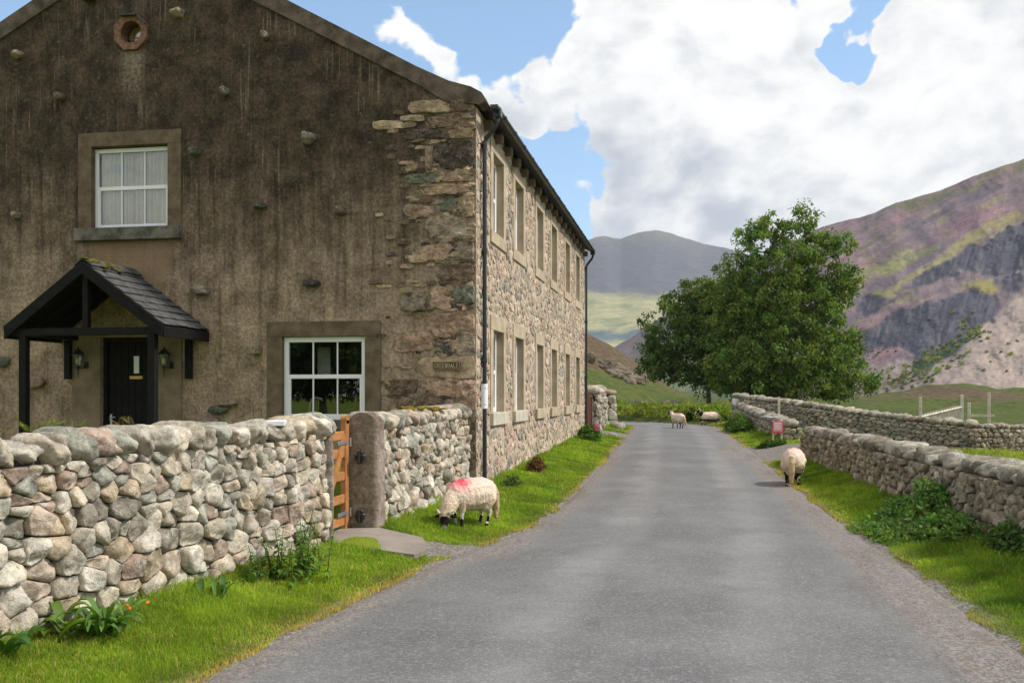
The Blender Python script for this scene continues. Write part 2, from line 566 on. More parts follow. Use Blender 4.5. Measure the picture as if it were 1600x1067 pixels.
def road_mat():
    m, g = new_mat('worn_asphalt_and_gravel_edge')
    o = coord(g)
    e = g.n('ShaderNodeSeparateXYZ', {0: col_attr(g)}).outputs[0]      # metres in from the edge of the carriageway, /2
    n1 = g.noise(o, 0.7, 5, 0.6)
    n2 = g.noise(o, 5.0, 5, 0.65)
    chip = g.n('ShaderNodeTexVoronoi', {'Vector': o, 'Scale': 62.0}, feature='F1')
    chipc = g.n('ShaderNodeSeparateXYZ', {0: chip.outputs['Color']}).outputs[0]
    grit = g.noise(o, 55, 3, 0.7)
    u = g.n('ShaderNodeSeparateXYZ', {0: col_attr(g)}).outputs[1]            # metres right of the centre line / 4 + .5
    uw = g.math('ADD', g.math('MULTIPLY', g.math('SUBTRACT', u, 0.5), 4.0), g.math('MULTIPLY', g.math('SUBTRACT', n1, 0.5), 0.5))
    au = g.math('ABSOLUTE', uw)
    track = g.math('MULTIPLY', g.step(au, 0.42, 0.70), g.step(au, 1.25, 0.85))
    asp = g.mix(g.step(n1, 0.3, 0.72), (0.122, 0.119, 0.117), (0.172, 0.168, 0.163))
    asp = g.mix(g.math('MULTIPLY', track, 0.8), asp, g.mix(1.0, asp, (1.32, 1.31, 1.30), 'MULTIPLY'))
    asp = g.mix(g.step(n2, 0.38, 0.72, 0.0, 0.4), asp, g.mix(1.0, asp, (1.28, 1.26, 1.24), 'MULTIPLY'))
    dirt = g.noise(g.scale(o, (1.0, .22, 1.0)), 2.3, 5, 0.65)
    asp = g.mix(g.step(dirt, 0.52, 0.70, 0.0, 0.45), asp, g.mix(1.0, asp, (0.74, 0.73, 0.71), 'MULTIPLY'))
    asp = g.mix(g.math('MULTIPLY', g.step(chipc, 0.60, 1.0), 0.38), asp, (0.36, 0.345, 0.33))
    asp = g.mix(g.math('MULTIPLY', g.step(grit, 0.50, 0.66), 0.42), asp, (0.048, 0.047, 0.047))
    pv = g.n('ShaderNodeTexVoronoi', {'Vector': o, 'Scale': 50.0}, feature='F1')
    pvc = g.n('ShaderNodeSeparateXYZ', {0: pv.outputs['Color']})
    gr = g.mix(g.math('ADD', g.math('MULTIPLY', pvc.outputs[0], .6), g.math('MULTIPLY', g.noise(o, 9, 4), .4)), (0.10, 0.090, 0.081), (0.33, 0.30, 0.272))
    gr = g.mix(g.step(n2, 0.35, 0.7), gr, g.mix(1.0, gr, (1.06, 1.0, 0.94), 'MULTIPLY'))
    gr = g.mix(g.math('MULTIPLY', g.step(grit, 0.48, 0.64), 0.7), gr, (0.055, 0.049, 0.044))
    gr = g.mix(g.step(dirt, 0.48, 0.66, 0.0, 0.5), gr, g.mix(1.0, gr, (0.62, 0.58, 0.53), 'MULTIPLY'))
    ew = g.math('ADD', e, g.math('MULTIPLY', g.math('SUBTRACT', n2, 0.5), 0.17))
    ew = g.math('ADD', ew, g.math('MULTIPLY', g.math('SUBTRACT', n1, 0.5), 0.12))
    f = g.step(ew, 0.09, 0.25)
    c = g.mix(f, gr, asp)
    h = g.math('ADD', g.math('MULTIPLY', chip.outputs['Distance'], -0.6), g.math('MULTIPLY', grit, 0.6))
    finish(g, c, 0.88, h, 0.6, 0.008, 0.25)
    return m


M['road'] = road_mat()


def ground_mat():
    m, g = new_mat('turf_moor_and_gravel')
    o = coord(g)
    s = g.n('ShaderNodeSeparateXYZ', {0: col_attr(g)})
    grav, brown, lush = s.outputs[0], s.outputs[1], s.outputs[2]
    n1 = g.noise(o, 0.18, 6, 0.62)
    n2 = g.noise(o, 1.7, 6, 0.65)
    n3 = g.noise(o, 28, 4, 0.65)
    grass = g.mix(g.step(n2, 0.3, 0.7), (0.055, 0.075, 0.017), (0.125, 0.14, 0.034))
    grass = g.mix(g.step(n1, 0.35, 0.7), grass, g.mix(1.0, grass, (0.75, 0.86, 0.8), 'MULTIPLY'))
    lushc = g.mix(g.step(n2, 0.3, 0.7), (0.13, 0.19, 0.012), (0.24, 0.29, 0.024))
    grass = g.mix(lush, grass, lushc)
    heath = g.mix(g.step(n2, 0.35, 0.7), (0.085, 0.058, 0.038), (0.17, 0.125, 0.07))
    bf = g.math('ADD', brown, g.math('MULTIPLY', g.math('SUBTRACT', n2, 0.5), 0.9))
    c = g.mix(g.step(bf, 0.35, 0.65), grass, heath)
    v = g.n('ShaderNodeTexVoronoi', {'Vector': o, 'Scale': 45.0}, feature='F1')
    vc = g.n('ShaderNodeSeparateXYZ', {0: v.outputs['Color']}).outputs[0]
    gr = g.mix(vc, (0.13, 0.115, 0.10), (0.33, 0.30, 0.265))
    gf = g.math('ADD', grav, g.math('MULTIPLY', g.math('SUBTRACT', n2, 0.5), 0.5))
    c = g.mix(g.step(gf, 0.4, 0.6), c, gr)
    c = g.mix(g.step(n3, 0.35, 0.7, 0.0, 0.6), g.mix(1.0, c, (0.75, 0.75, 0.75), 'MULTIPLY'), g.mix(1.0, c, (1.2, 1.2, 1.15), 'MULTIPLY'))
    h = g.math('ADD', g.math('MULTIPLY', n3, 0.6), n2)
    finish(g, c, 0.95, h, 0.7, 0.06, 0.1)
    return m


M['ground'] = ground_mat()


def foliage_mat(name, trans=0.3, rough=0.6, spec=0.25, warm=(1.5, 1.5, 0.5)):
    m, g = new_mat(name)
    c = col_attr(g)
    n = g.noise(coord(g), 3.0, 3)
    c = g.mix(g.step(n, 0.3, 0.7), g.mix(1.0, c, (0.8, 0.82, 0.85), 'MULTIPLY'), g.mix(1.0, c, (1.2, 1.15, 1.0), 'MULTIPLY'))
    finish(g, c, rough, None, spec=spec, trans=trans, tcol=g.mix(1.0, c, warm, 'MULTIPLY'))
    return m


M['leaf'] = foliage_mat('green_leaf', 0.32)
M['grass'] = foliage_mat('grass_blade', 0.38, 0.7, 0.15, (1.3, 1.35, 0.6))


def mountain_mat():
    m, g = new_mat('fell_side')
    o = coord(g)
    c = col_attr(g)
    n = g.noise(o, 0.035, 8, 0.68)
    n2 = g.noise(o, 0.07, 7, 0.72)
    c = g.mix(g.step(n, 0.3, 0.7), g.mix(1.0, c, (0.74, 0.74, 0.76), 'MULTIPLY'), g.mix(1.0, c, (1.22, 1.20, 1.17), 'MULTIPLY'))
    c = g.mix(g.step(n2, 0.55, 0.75, 0.0, 0.3), c, g.mix(1.0, c, (0.55, 0.55, 0.6), 'MULTIPLY'))
    h = g.math('ADD', n2, g.math('MULTIPLY', n, 2.0))
    finish(g, c, 0.97, h, 0.35, 2.5, 0.05)
    return m


M['fell'] = mountain_mat()


def wool_mat():
    m, g = new_mat('sheep_wool_and_skin')
    o = coord(g)
    c = col_attr(g)
    n = g.noise(o, 35, 5, 0.7)
    n2 = g.noise(o, 9, 4, 0.6)
    c = g.mix(g.step(n, 0.3, 0.7), g.mix(1.0, c, (0.84, 0.82, 0.79), 'MULTIPLY'), g.mix(1.0, c, (1.1, 1.09, 1.07), 'MULTIPLY'))
    c = g.mix(g.step(n2, 0.4, 0.7, 0.0, 0.25), c, g.mix(1.0, c, (0.82, 0.76, 0.66), 'MULTIPLY'))
    finish(g, c, 0.95, g.math('ADD', n, n2), 0.9, 0.02, 0.1)
    return m


M['wool'] = wool_mat()

# ------------------------------------------------------------------ the lane: centre line and half width
_XL = [(-30, -3.9), (-8, -3.3), (5.35, -2.94), (8.0, -2.78), (9.4, -2.62), (10.6, -2.42), (12.4, -2.08), (15.6, -2.0), (24.5, -2.1), (33, -2.25), (42, -2.45)]
_XR = [(-30, 2.6), (-8, 2.35), (7.2, 2.2), (11, 2.13), (14.3, 2.0), (22.5, 1.80), (26.7, 1.70), (34, 1.45), (42, 1.12)]


def xl(y): return np.interp(y, [a for a, b in _XL], [b for a, b in _XL])
def xr(y): return np.interp(y, [a for a, b in _XR], [b for a, b in _XR])


_ys = np.arange(-30, 42.01, 0.25)
_cl = [(0.5 * (xl(y) + xr(y)), y, 0.5 * (xr(y) - xl(y))) for y in _ys]
_x0 = _cl[-1][0]
_R = 8.0
for k in range(1, 40):
    a = min(k * 0.04, PI / 2)
    _cl.append((_x0 - _R + _R * math.cos(a), 42 + _R * math.sin(a), 1.78))
    if a >= PI / 2: break
for k in range(1, 90):
    _cl.append((_x0 - _R - k * 0.5, 42 + _R, 1.78))
CLN = np.array(_cl)


def edge(X, Y):
    """distance outside (+) or inside (-) the edge of the lane"""
    X = np.asarray(X, float); Y = np.asarray(Y, float)
    sh = X.shape
    X, Y = X.ravel(), Y.ravel()
    out = np.empty(X.size)
    A = CLN
    for i in range(0, X.size, 4000):
        dx = X[i:i + 4000, None] - A[None, :, 0]; dy = Y[i:i + 4000, None] - A[None, :, 1]
        dd = np.sqrt(dx * dx + dy * dy)
        k = dd.argmin(1)
        out[i:i + 4000] = dd[np.arange(len(k)), k] - A[k, 2]
    return out.reshape(sh)


def lane_z(Y):
    return 0.35 * ss(12, 42, Y)


def land(X, Y):
    """height of the open ground, lane not cut in"""
    X = np.asarray(X, float); Y = np.asarray(Y, float)
    z = lane_z(Y)
    z = z - 0.52 * ss(3.2, 7.5, X) * (1 - ss(34, 62, Y)) * ss(-10, 12, Y)
    z = z + 9.6 * np.exp(-((X + 20) / 13.0) ** 2 - ((Y - 105) / 26.0) ** 2)
    z = z + 3.0 * np.exp(-((X + 9) / 7.0) ** 2 - ((Y - 118) / 16.0) ** 2)
    z = z + 2.0 * np.exp(-((X - 34) / 22.0) ** 2 - ((Y - 122) / 20.0) ** 2)
    z = z + 0.8 * np.exp(-((X - 27) / 6.0) ** 2 - ((Y - 118) / 8.0) ** 2)
    z = z + 0.55 * np.exp(-((X - 14) / 8.0) ** 2 - ((Y - 76) / 10.0) ** 2)
    far = ss(52, 95, Y)
    z = z + far * (0.8 * fbm2(X, Y, 13, 5, 5) + 0.45 * fbm2(X, Y, 4.0, 9, 4)) * (1 - ss(250, 500, Y))
    z = z - 2.5 * ss(150, 420, Y)
    z = z + 0.40 * ss(4.35, 4.9, -X) * (1 - ss(15.7, 16.5, Y)) * ss(-2, 2, Y)
    return z


def gz(X, Y):
    """ground level people, walls and plants stand on"""
    X = np.asarray(X, float); Y = np.asarray(Y, float)
    e = edge(X, Y)
    verge = 0.15 * ss(0.05, 1.1, e) * (1 - ss(60, 90, Y))
    side = (X < -2.0)
    return land(X, Y) + verge + 0.018 * fbm2(X, Y, 0.45, 3, 3) * ss(0, .3, e)


def gz1(x, y):
    return float(gz(np.array([x]), np.array([y]))[0])


# ------------------------------------------------------------------ ground sheet
def stretch(lo, hi, step, far_lo, far_hi, ratio=1.14):
    a = list(np.arange(lo, hi + 1e-6, step))
    s, v = step, hi
    while v < far_hi:
        s *= ratio; v += s; a.append(min(v, far_hi))
    s, v = step, lo
    while v > far_lo:
        s *= ratio; v -= s; a.insert(0, max(v, far_lo))
    return np.array(a)


gx = stretch(-6, 6, 0.2, -3800, 3800, 1.09)
gy = stretch(1, 48, 0.25, -1200, 5600, 1.055)
GX, GY_ = np.meshgrid(gx, gy, indexing='ij')
E = edge(GX, GY_)
Z = gz(GX, GY_)
Z = Z - 0.07 * (1 - ss(-0.32, 0.0, E))
nx_, ny_ = GX.shape
idx = np.arange(nx_ * ny_).reshape(nx_, ny_)
Q = np.stack([idx[:-1, :-1], idx[1:, :-1], idx[1:, 1:], idx[:-1, 1:]], -1).reshape(-1, 4)
# where the sheet is gravel, brown moor or lush turf
grav = np.zeros_like(E)
grav = np.maximum(grav, ss(2.2, 1.5, np.abs(GY_ - 26.4)) * ss(1.0, 1.8, GX) * ss(9, 6, GX))
grav = np.maximum(grav, ss(1.6, 1.0, np.abs(GY_ - 34.5)) * ss(-1.5, -2.1, GX) * ss(-9, -6, GX))
grav = np.maximum(grav, ss(1.5, 0.8, np.abs(GY_ - 24.6 - 0.25 * (GX - 7))) * ss(4.4, 5.4, GX) * 0.9)
grav = np.maximum(grav, 0.8 * ss(0.14, 0.02, E) * ss(-0.4, 0, E) * (GY_ < 60))
grav = np.maximum(grav, ss(.62, .40, np.abs(GY_ - 10.45 - .25 * (GX + 2.8))) * ss(-3.0, -2.8, GX) * ss(1.0, .5, E))
brown = 0.12 + 0.75 * ss(2.6, 5.6, Z + 1.2 * fbm2(GX, GY_, 7, 91, 4)) * ss(60, 80, GY_)
brown = np.maximum(brown, 0.75 * ss(85, 105, GY_) * (0.55 + 0.5 * fbm2(GX, GY_, 18, 11)))
brown = np.maximum(brown, 0.95 * ss(0.45, 0.10, E) * ss(-.1, .05, E) * (GY_ < 60))
brown = np.where(GY_ > 60, brown + 0.25 * fbm2(GX, GY_, 9, 21), brown)
lush = ss(50, 42, GY_) * (0.8 + 0.25 * fbm2(GX, GY_, 1.2, 31, 2))
lush = lush * (1 - .75 * ss(3.6, 5, GX) * ss(10, 16, GY_))
mb = MB()
mb.add(np.stack([GX, GY_, Z], -1).reshape(-1, 3), [Q], np.stack([grav, brown, lush], -1).reshape(-1, 3))
ground = mb.build('ground', M['ground'], smooth=True, cols=True)
tag(ground, 'grass verges, fields and moorland', None, kind='structure')

# ------------------------------------------------------------------ the lane surface
us = np.concatenate([np.linspace(-1, -0.6, 12), np.linspace(-0.55, 0.55, 9), np.linspace(0.6, 1, 12)])
V, Cc = [], []
T = np.gradient(CLN[:, :2], axis=0)
T /= np.linalg.norm(T, axis=1)[:, None]
NRM = np.stack([T[:, 1], -T[:, 0]], 1)
for i, (cx, cy, hw) in enumerate(CLN):
    w = hw + 0.10
    X = cx + NRM[i, 0] * us * w; Y = cy + NRM[i, 1] * us * w
    din = (1 - np.abs(us)) * w
    z = lane_z(Y) + 0.035 * ss(0.1, 1.4, din) - 0.075 * (1 - ss(0.0, 0.22, din))
    V.append(np.stack([X, Y, z], 1))
    left = us < 0
    # asphalt starts further in on the right than on the left, as on the real lane
    d_in = np.where(left, din - 0.12, din - 0.30 - 0.12 * ss(16, 6, cy)) / 2.0 + 0.0
    if 9.6 < cy < 11.6:
        d_in = np.where(left, d_in - 0.14 * math.sin((cy - 9.6) / 2.0 * PI), d_in)
    if 23 < cy < 30:
        d_in = np.where(~left, d_in - 0.25 * math.sin((cy - 23) / 7.0 * PI), d_in)
    Cc.append(np.stack([np.clip(d_in, 0, 1), us * w / 4 + .5, us * 0], 1))
n, m_ = len(CLN), len(us)
idx = np.arange(n * m_).reshape(n, m_)
Q = np.stack([idx[:-1, :-1], idx[:-1, 1:], idx[1:, 1:], idx[1:, :-1]], -1).reshape(-1, 4)
mb = MB()
mb.add(np.concatenate(V), [Q], np.concatenate(Cc))
road = mb.build('road', M['road'], smooth=True, cols=True)
tag(road, 'narrow grey asphalt lane with gravelly edges', None, kind='structure')


# ------------------------------------------------------------------ the fells
def inpoly(px, py, poly):
    poly = np.array(poly, float)
    r = np.zeros(px.shape, bool)
    j = len(poly) - 1
    for i in range(len(poly)):
        xi, yi = poly[i]; xj, yj = poly[j]
        c = ((yi > py) != (yj > py)) & (px < (xj - xi) * (py - yi) / (yj - yi + 1e-9) + xi)
        r ^= c
        j = i
    return r


def soft(px, py, poly, warp, wscale, seed, k=1.8):
    """soft-edged, ragged patch on the hillside"""
    s = 0
    for q, (ox, oy) in enumerate([(0, 0), (k, k * .6), (-k, -k * .6), (k * .6, -k), (-k * .6, k)]):
        wx = fbm2(px + ox, py + oy, wscale, seed, 4, 0.6) * warp
        wy = fbm2(px + ox, py + oy, wscale, seed + 50, 4, 0.6) * warp
        s = s + inpoly(px + ox + wx, py + oy + wy, poly)
    return s / 5.0


def fell(name, label, ridge, foot, nu, nv, amp, curve, paint, seed, relief=None, back=900.0):
    ridge = np.array(ridge, float); foot = np.array(foot, float)
    pu = np.linspace(ridge[0, 0], ridge[-1, 0], nu)
    r = [np.interp(pu, ridge[:, 0], ridge[:, k]) for k in range(3)]
    f = [np.interp(pu, foot[:, 0], foot[:, k]) for k in range(3)]
    v = np.linspace(0, 1, nv)
    PX = np.repeat(pu[:, None], nv, 1)
    PY = f[1][:, None] * (1 - v) + r[1][:, None] * v
    # smooth the ridge joints a little with noise
    D = f[2][:, None] + (r[2] - f[2])[:, None] * v[None, :] ** curve
    PYn = PY + (fbm2(PX, PY * 0, 18, seed, 5, 0.6) * 1.6) * v[None, :] ** 8
    D = D + amp * fbm2(PX, PYn, 60, seed + 3, 5, 0.55) * (v * (1 - v) * 4)[None, :] ** 0.7
    if relief is not None:
        D = D + relief(PX, PYn)
    dx, dz = (PX - 800) / F, (HOR - PYn) / F
    P = np.stack([D * (dx * CS - SN), D * (dx * SN + CS), EYE + D * dz], -1)
    C_ = paint(PX, PYn, v)
    # the far side of the hill
    nb = 14
    Bk = []
    for k in range(1, nb + 1):
        t = k / nb
        e = P[:, -1].copy()
        dirv = np.stack([dx[:, -1] * CS - SN, dx[:, -1] * SN + CS], -1)
        e[:, :2] += dirv * back * t
        e[:, 2] = e[:, 2] * (1 - t) - 30 * t
        Bk.append(e)
    P = np.concatenate([P, np.stack(Bk, 1)], 1)
    C_ = np.concatenate([C_, np.repeat(C_[:, -1:], nb, 1)], 1)
    nn, mm = P.shape[:2]
    idx = np.arange(nn * mm).reshape(nn, mm)
    Q = np.stack([idx[:-1, :-1], idx[1:, :-1], idx[1:, 1:], idx[:-1, 1:]], -1).reshape(-1, 4)
    mb = MB()
    mb.add(P.reshape(-1, 3), [Q], np.clip(C_, 0.005, 0.9).reshape(-1, 3))
    o = mb.build(name, M['fell'], smooth=True, cols=True)
    tag(o, label, None, kind='structure')
    return o


def lerp(c, m, col):
    return c * (1 - m[..., None]) + np.array(col) * m[..., None]


CRAG1 = [(1424, 452), (1440, 425), (1470, 412), (1505, 388), (1530, 385), (1560, 362), (1610, 345), (1660, 330), (1660, 400), (1610, 412), (1575, 432), (1545, 430), (1520, 422), (1490, 432), (1460, 448)]
CRAG2 = [(1334, 545), (1345, 520), (1380, 500), (1420, 480), (1470, 468), (1515, 450), (1550, 458), (1565, 475), (1548, 500), (1530, 512), (1495, 530), (1470, 545), (1440, 560), (1400, 545), (1370, 548), (1348, 560)]
CRAG3 = [(1565, 440), (1580, 425), (1600, 430), (1592, 455), (1575, 462)]
CRAG4 = [(1338, 480), (1345, 462), (1390, 460), (1375, 485), (1350, 492)]
WOOD = [(1432, 560), (1470, 540), (1505, 525), (1530, 515), (1500, 548), (1465, 566), (1440, 580), (1425, 590)]
SCREE = [(1400, 612), (1440, 592), (1490, 550), (1540, 510), (1580, 470), (1640, 420), (1800, 380), (1800, 640), (1400, 640)]
SCREE2 = [(1335, 575), (1360, 565), (1420, 565), (1440, 580), (1400, 612), (1380, 640), (1310, 640), (1310, 590)]
GRASSB = [(1300, 440), (1330, 425), (1400, 395), (1450, 385), (1470, 388), (1440, 405), (1380, 430), (1335, 455), (1320, 490), (1300, 490)]
GRASSC = [(1345, 468), (1400, 448), (1450, 410), (1500, 375), (1560, 345), (1640, 310), (1640, 325), (1560, 362), (1500, 392), (1440, 430), (1400, 462), (1350, 480)]
GRASSD = [(1492, 452), (1520, 440), (1550, 438), (1566, 455), (1540, 458), (1510, 452)]
GRASSE = [(1400, 470), (1430, 464), (1440, 468), (1420, 472), (1405, 474)]


def rot(px, py, ang):
    a = math.radians(ang)
    return px * math.cos(a) + py * math.sin(a), -px * math.sin(a) + py * math.cos(a)


def crag_mask(px, py):
    m = soft(px, py, CRAG1, 9, 22, 71)
    for k, pl in enumerate((CRAG2, CRAG3, CRAG4)):
        m = np.maximum(m, soft(px, py, pl, 9, 22, 72 + k))
    return m


def paint_right(px, py, v):
    s, t = rot(px, py, -27)                      # bands run down to the left
    n = fbm2(s, t * 4.0, 110, 1, 6, 0.58)
    n2 = fbm2(s, t * 5.5, 34, 2, 6, 0.62)
    C_ = np.zeros(px.shape + (3,)) + np.array((0.200, 0.150, 0.160))
    C_ = lerp(C_, ss(0.0, 0.5, n), (0.265, 0.160, 0.178))
    C_ = lerp(C_, ss(-0.1, -0.5, n) * 0.9, (0.135, 0.11, 0.13))
    C_ = lerp(C_, ss(0.25, 0.6, n2) * 0.55, (0.29, 0.265, 0.10))
    ridge_b = ss(0.90, 0.97, np.repeat(v[None, :], px.shape[0], 0)) * ss(1330, 1420, px)
    C_ = lerp(C_, ridge_b * ss(-0.35, 0.3, n2), (0.17, 0.165, 0.075))
    for pl, col, sd in ((GRASSB, (0.27, 0.265, 0.105), 80), (GRASSC, (0.30, 0.265, 0.105), 81)):
        C_ = lerp(C_, soft(px, py, pl, 9, 40, sd, 3) * (0.55 + 0.45 * ss(-.4, .3, n2)), col)
    sl, tl = rot(px, py, -47)
    sc = fbm2(sl, tl * 6, 60, 5, 4, 0.6)
    scree = np.zeros(px.shape + (3,)) + np.array((0.34, 0.272, 0.232))
    scree = lerp(scree, ss(0.1, 0.6, sc) * 0.7, (0.23, 0.18, 0.17))
    scree = lerp(scree, ss(0.25, 0.6, fbm2(sl, tl * 5, 26, 15, 4, .65)) * 0.35, (0.17, 0.18, 0.085))
    m = np.maximum(soft(px, py, SCREE, 7, 30, 90, 4), soft(px, py, SCREE2, 8, 25, 91, 4) * 0.9)
    C_ = C_ * (1 - m[..., None]) + scree * m[..., None]
    m = soft(px, py, WOOD, 8, 14, 95)
    C_ = lerp(C_, m, (0.05, 0.085, 0.055))
    m = crag_mask(px, py)
    cr = np.zeros(px.shape + (3,)) + np.array((0.080, 0.078, 0.098))
    cr = lerp(cr, ss(0.1, 0.5, fbm2(px * 2, py, 14, 8, 4, .65)) * 0.5, (0.13, 0.118, 0.125))
    cr = lerp(cr, ss(0.2, 0.5, fbm2(px, py, 18, 18, 4, .65)) * ss(500, 540, py) * .7, (0.06, 0.085, 0.055))
    C_ = C_ * (1 - m[..., None]) + cr * m[..., None]
    for pl, col, sd in ((GRASSD, (0.28, 0.24, 0.075), 82), (GRASSE, (0.28, 0.25, 0.08), 83)):
        C_ = lerp(C_, soft(px, py, pl, 6, 18, sd, 3) * 0.9, col)
    # the toe of the fell, far left: purple above, bluish green below
    lf = ss(1290, 1150, px)
    toe = np.zeros(px.shape + (3,)) + np.array((0.15, 0.115, 0.12))
    toe = lerp(toe, ss(0.60, 0.40, v[None, :] + n * 0.15), (0.13, 0.165, 0.085))
    C_ = C_ * (1 - lf[..., None]) + toe * lf[..., None]
    return C_


def relief_right(px, py):
    m = crag_mask(px, py)
    rid = 1 - np.abs(fbm2(px * 1.5 + py * .5, py * 0.45, 30, 61, 6, 0.62))
    return m * (rid * 15 - 9) + 6 * fbm2(px, py, 30, 62, 5, .62)


fell('mountain', 'heather and scree covered fell with dark crags',
     [(905, 585, 1500), (925, 566, 1500), (945, 552, 1500), (962, 541, 1480), (985, 528, 1460), (1005, 512, 1440), (1045, 490, 1400), (1100, 455, 1300), (1180, 405, 1200),
      (1290, 352, 1080), (1345, 340, 1040), (1400, 318, 1000), (1470, 297, 960), (1530, 272, 920), (1600, 248, 890), (1750, 190, 850), (2000, 130, 800), (2300, 120, 760)],
     [(905, 606, 1000), (1000, 616, 940), (1100, 622, 820), (1300, 628, 560), (1450, 631, 400), (1600, 632, 360), (2000, 634, 320), (2300, 640, 300)],
     640, 280, 11, 1.15, paint_right, 41, relief_right)


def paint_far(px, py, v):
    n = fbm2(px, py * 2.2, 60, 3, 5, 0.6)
    C_ = np.zeros(px.shape + (3,)) + np.array((0.085, 0.088, 0.105))  # blue of the haze put into the base colour
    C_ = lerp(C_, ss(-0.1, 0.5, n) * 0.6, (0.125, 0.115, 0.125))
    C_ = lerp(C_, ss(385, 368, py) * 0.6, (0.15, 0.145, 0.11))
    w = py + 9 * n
    C_ = lerp(C_, ss(452, 466, w), (0.30, 0.285, 0.15))  # pale fields, their sunlit brightness put into the colour
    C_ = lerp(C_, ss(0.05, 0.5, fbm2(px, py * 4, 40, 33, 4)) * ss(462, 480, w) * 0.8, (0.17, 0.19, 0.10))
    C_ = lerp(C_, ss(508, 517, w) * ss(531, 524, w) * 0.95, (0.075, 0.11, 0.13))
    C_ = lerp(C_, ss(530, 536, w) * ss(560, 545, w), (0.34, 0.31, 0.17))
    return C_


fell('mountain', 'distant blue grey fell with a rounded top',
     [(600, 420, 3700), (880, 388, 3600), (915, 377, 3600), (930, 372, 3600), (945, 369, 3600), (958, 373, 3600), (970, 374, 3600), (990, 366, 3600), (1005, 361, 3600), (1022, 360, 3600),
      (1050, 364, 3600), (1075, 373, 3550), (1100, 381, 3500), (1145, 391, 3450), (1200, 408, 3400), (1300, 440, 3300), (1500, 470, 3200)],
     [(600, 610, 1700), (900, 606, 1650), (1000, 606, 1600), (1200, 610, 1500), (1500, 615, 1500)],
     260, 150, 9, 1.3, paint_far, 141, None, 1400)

# ------------------------------------------------------------------ stones
def clip_poly(poly, nx, ny, c):
    out = []
    L = len(poly)
    for i in range(L):
        a, b = poly[i], poly[(i + 1) % L]
        da = nx * a[0] + ny * a[1] - c; db = nx * b[0] + ny * b[1] - c
        if da <= 0: out.append(a)
        if (da < 0 < db) or (db < 0 < da):
            t = da / (da - db)
            out.append((a[0] + (b[0] - a[0]) * t, a[1] + (b[1] - a[1]) * t))
    return out


def cells(pts, wts, box, K=18):
    """power-diagram cells of the points inside a box"""
    P = np.array(pts, float); W = np.array(wts, float)
    u0, v0, u1, v1 = box
    out = []
    n = len(P)
    for i0 in range(0, n, 500):
        d2 = ((P[i0:i0 + 500, None] - P[None]) ** 2).sum(-1)
        k = min(K + 1, n)
        nn = np.argpartition(d2, k - 1, axis=1)[:, :k]
        for r in range(nn.shape[0]):
            i = i0 + r
            js = nn[r][np.argsort(d2[r, nn[r]])]
            poly = [(u0, v0), (u1, v0), (u1, v1), (u0, v1)]
            for j in js:
                if j == i: continue
                dx, dy = P[j] - P[i]
                c = (P[j] @ P[j] - P[i] @ P[i] + W[i] - W[j]) / 2
                poly = clip_poly(poly, dx, dy, c)
                if len(poly) < 3: break
            out.append(poly)
    return out


def courses(L, H, hfun, asp, rng, jit=0.25):
    pts, w = [], []
    v = 0.0
    while v < H:
        h = hfun(v) * rng.uniform(0.75, 1.3)
        u = -rng.uniform(0, 1) * h
        while u < L:
            ww = h * asp * rng.uniform(0.55, 1.6)
            if rng.random() < 0.14 and h > 0.11:            # two thin ones on top of each other
                for q in (0.25, 0.75):
                    pts.append((u + ww / 2, v + h * q + rng.uniform(-.1, .1) * h)); w.append((0.25 * h) ** 2)
            else:
                pts.append((u + ww / 2 + rng.uniform(-jit, jit) * ww * .5, v + h / 2 + rng.uniform(-jit, jit) * h))
                w.append((0.42 * min(ww, h)) ** 2 * rng.uniform(0.5, 1.3))
            u += ww
        v += h
    return pts, w


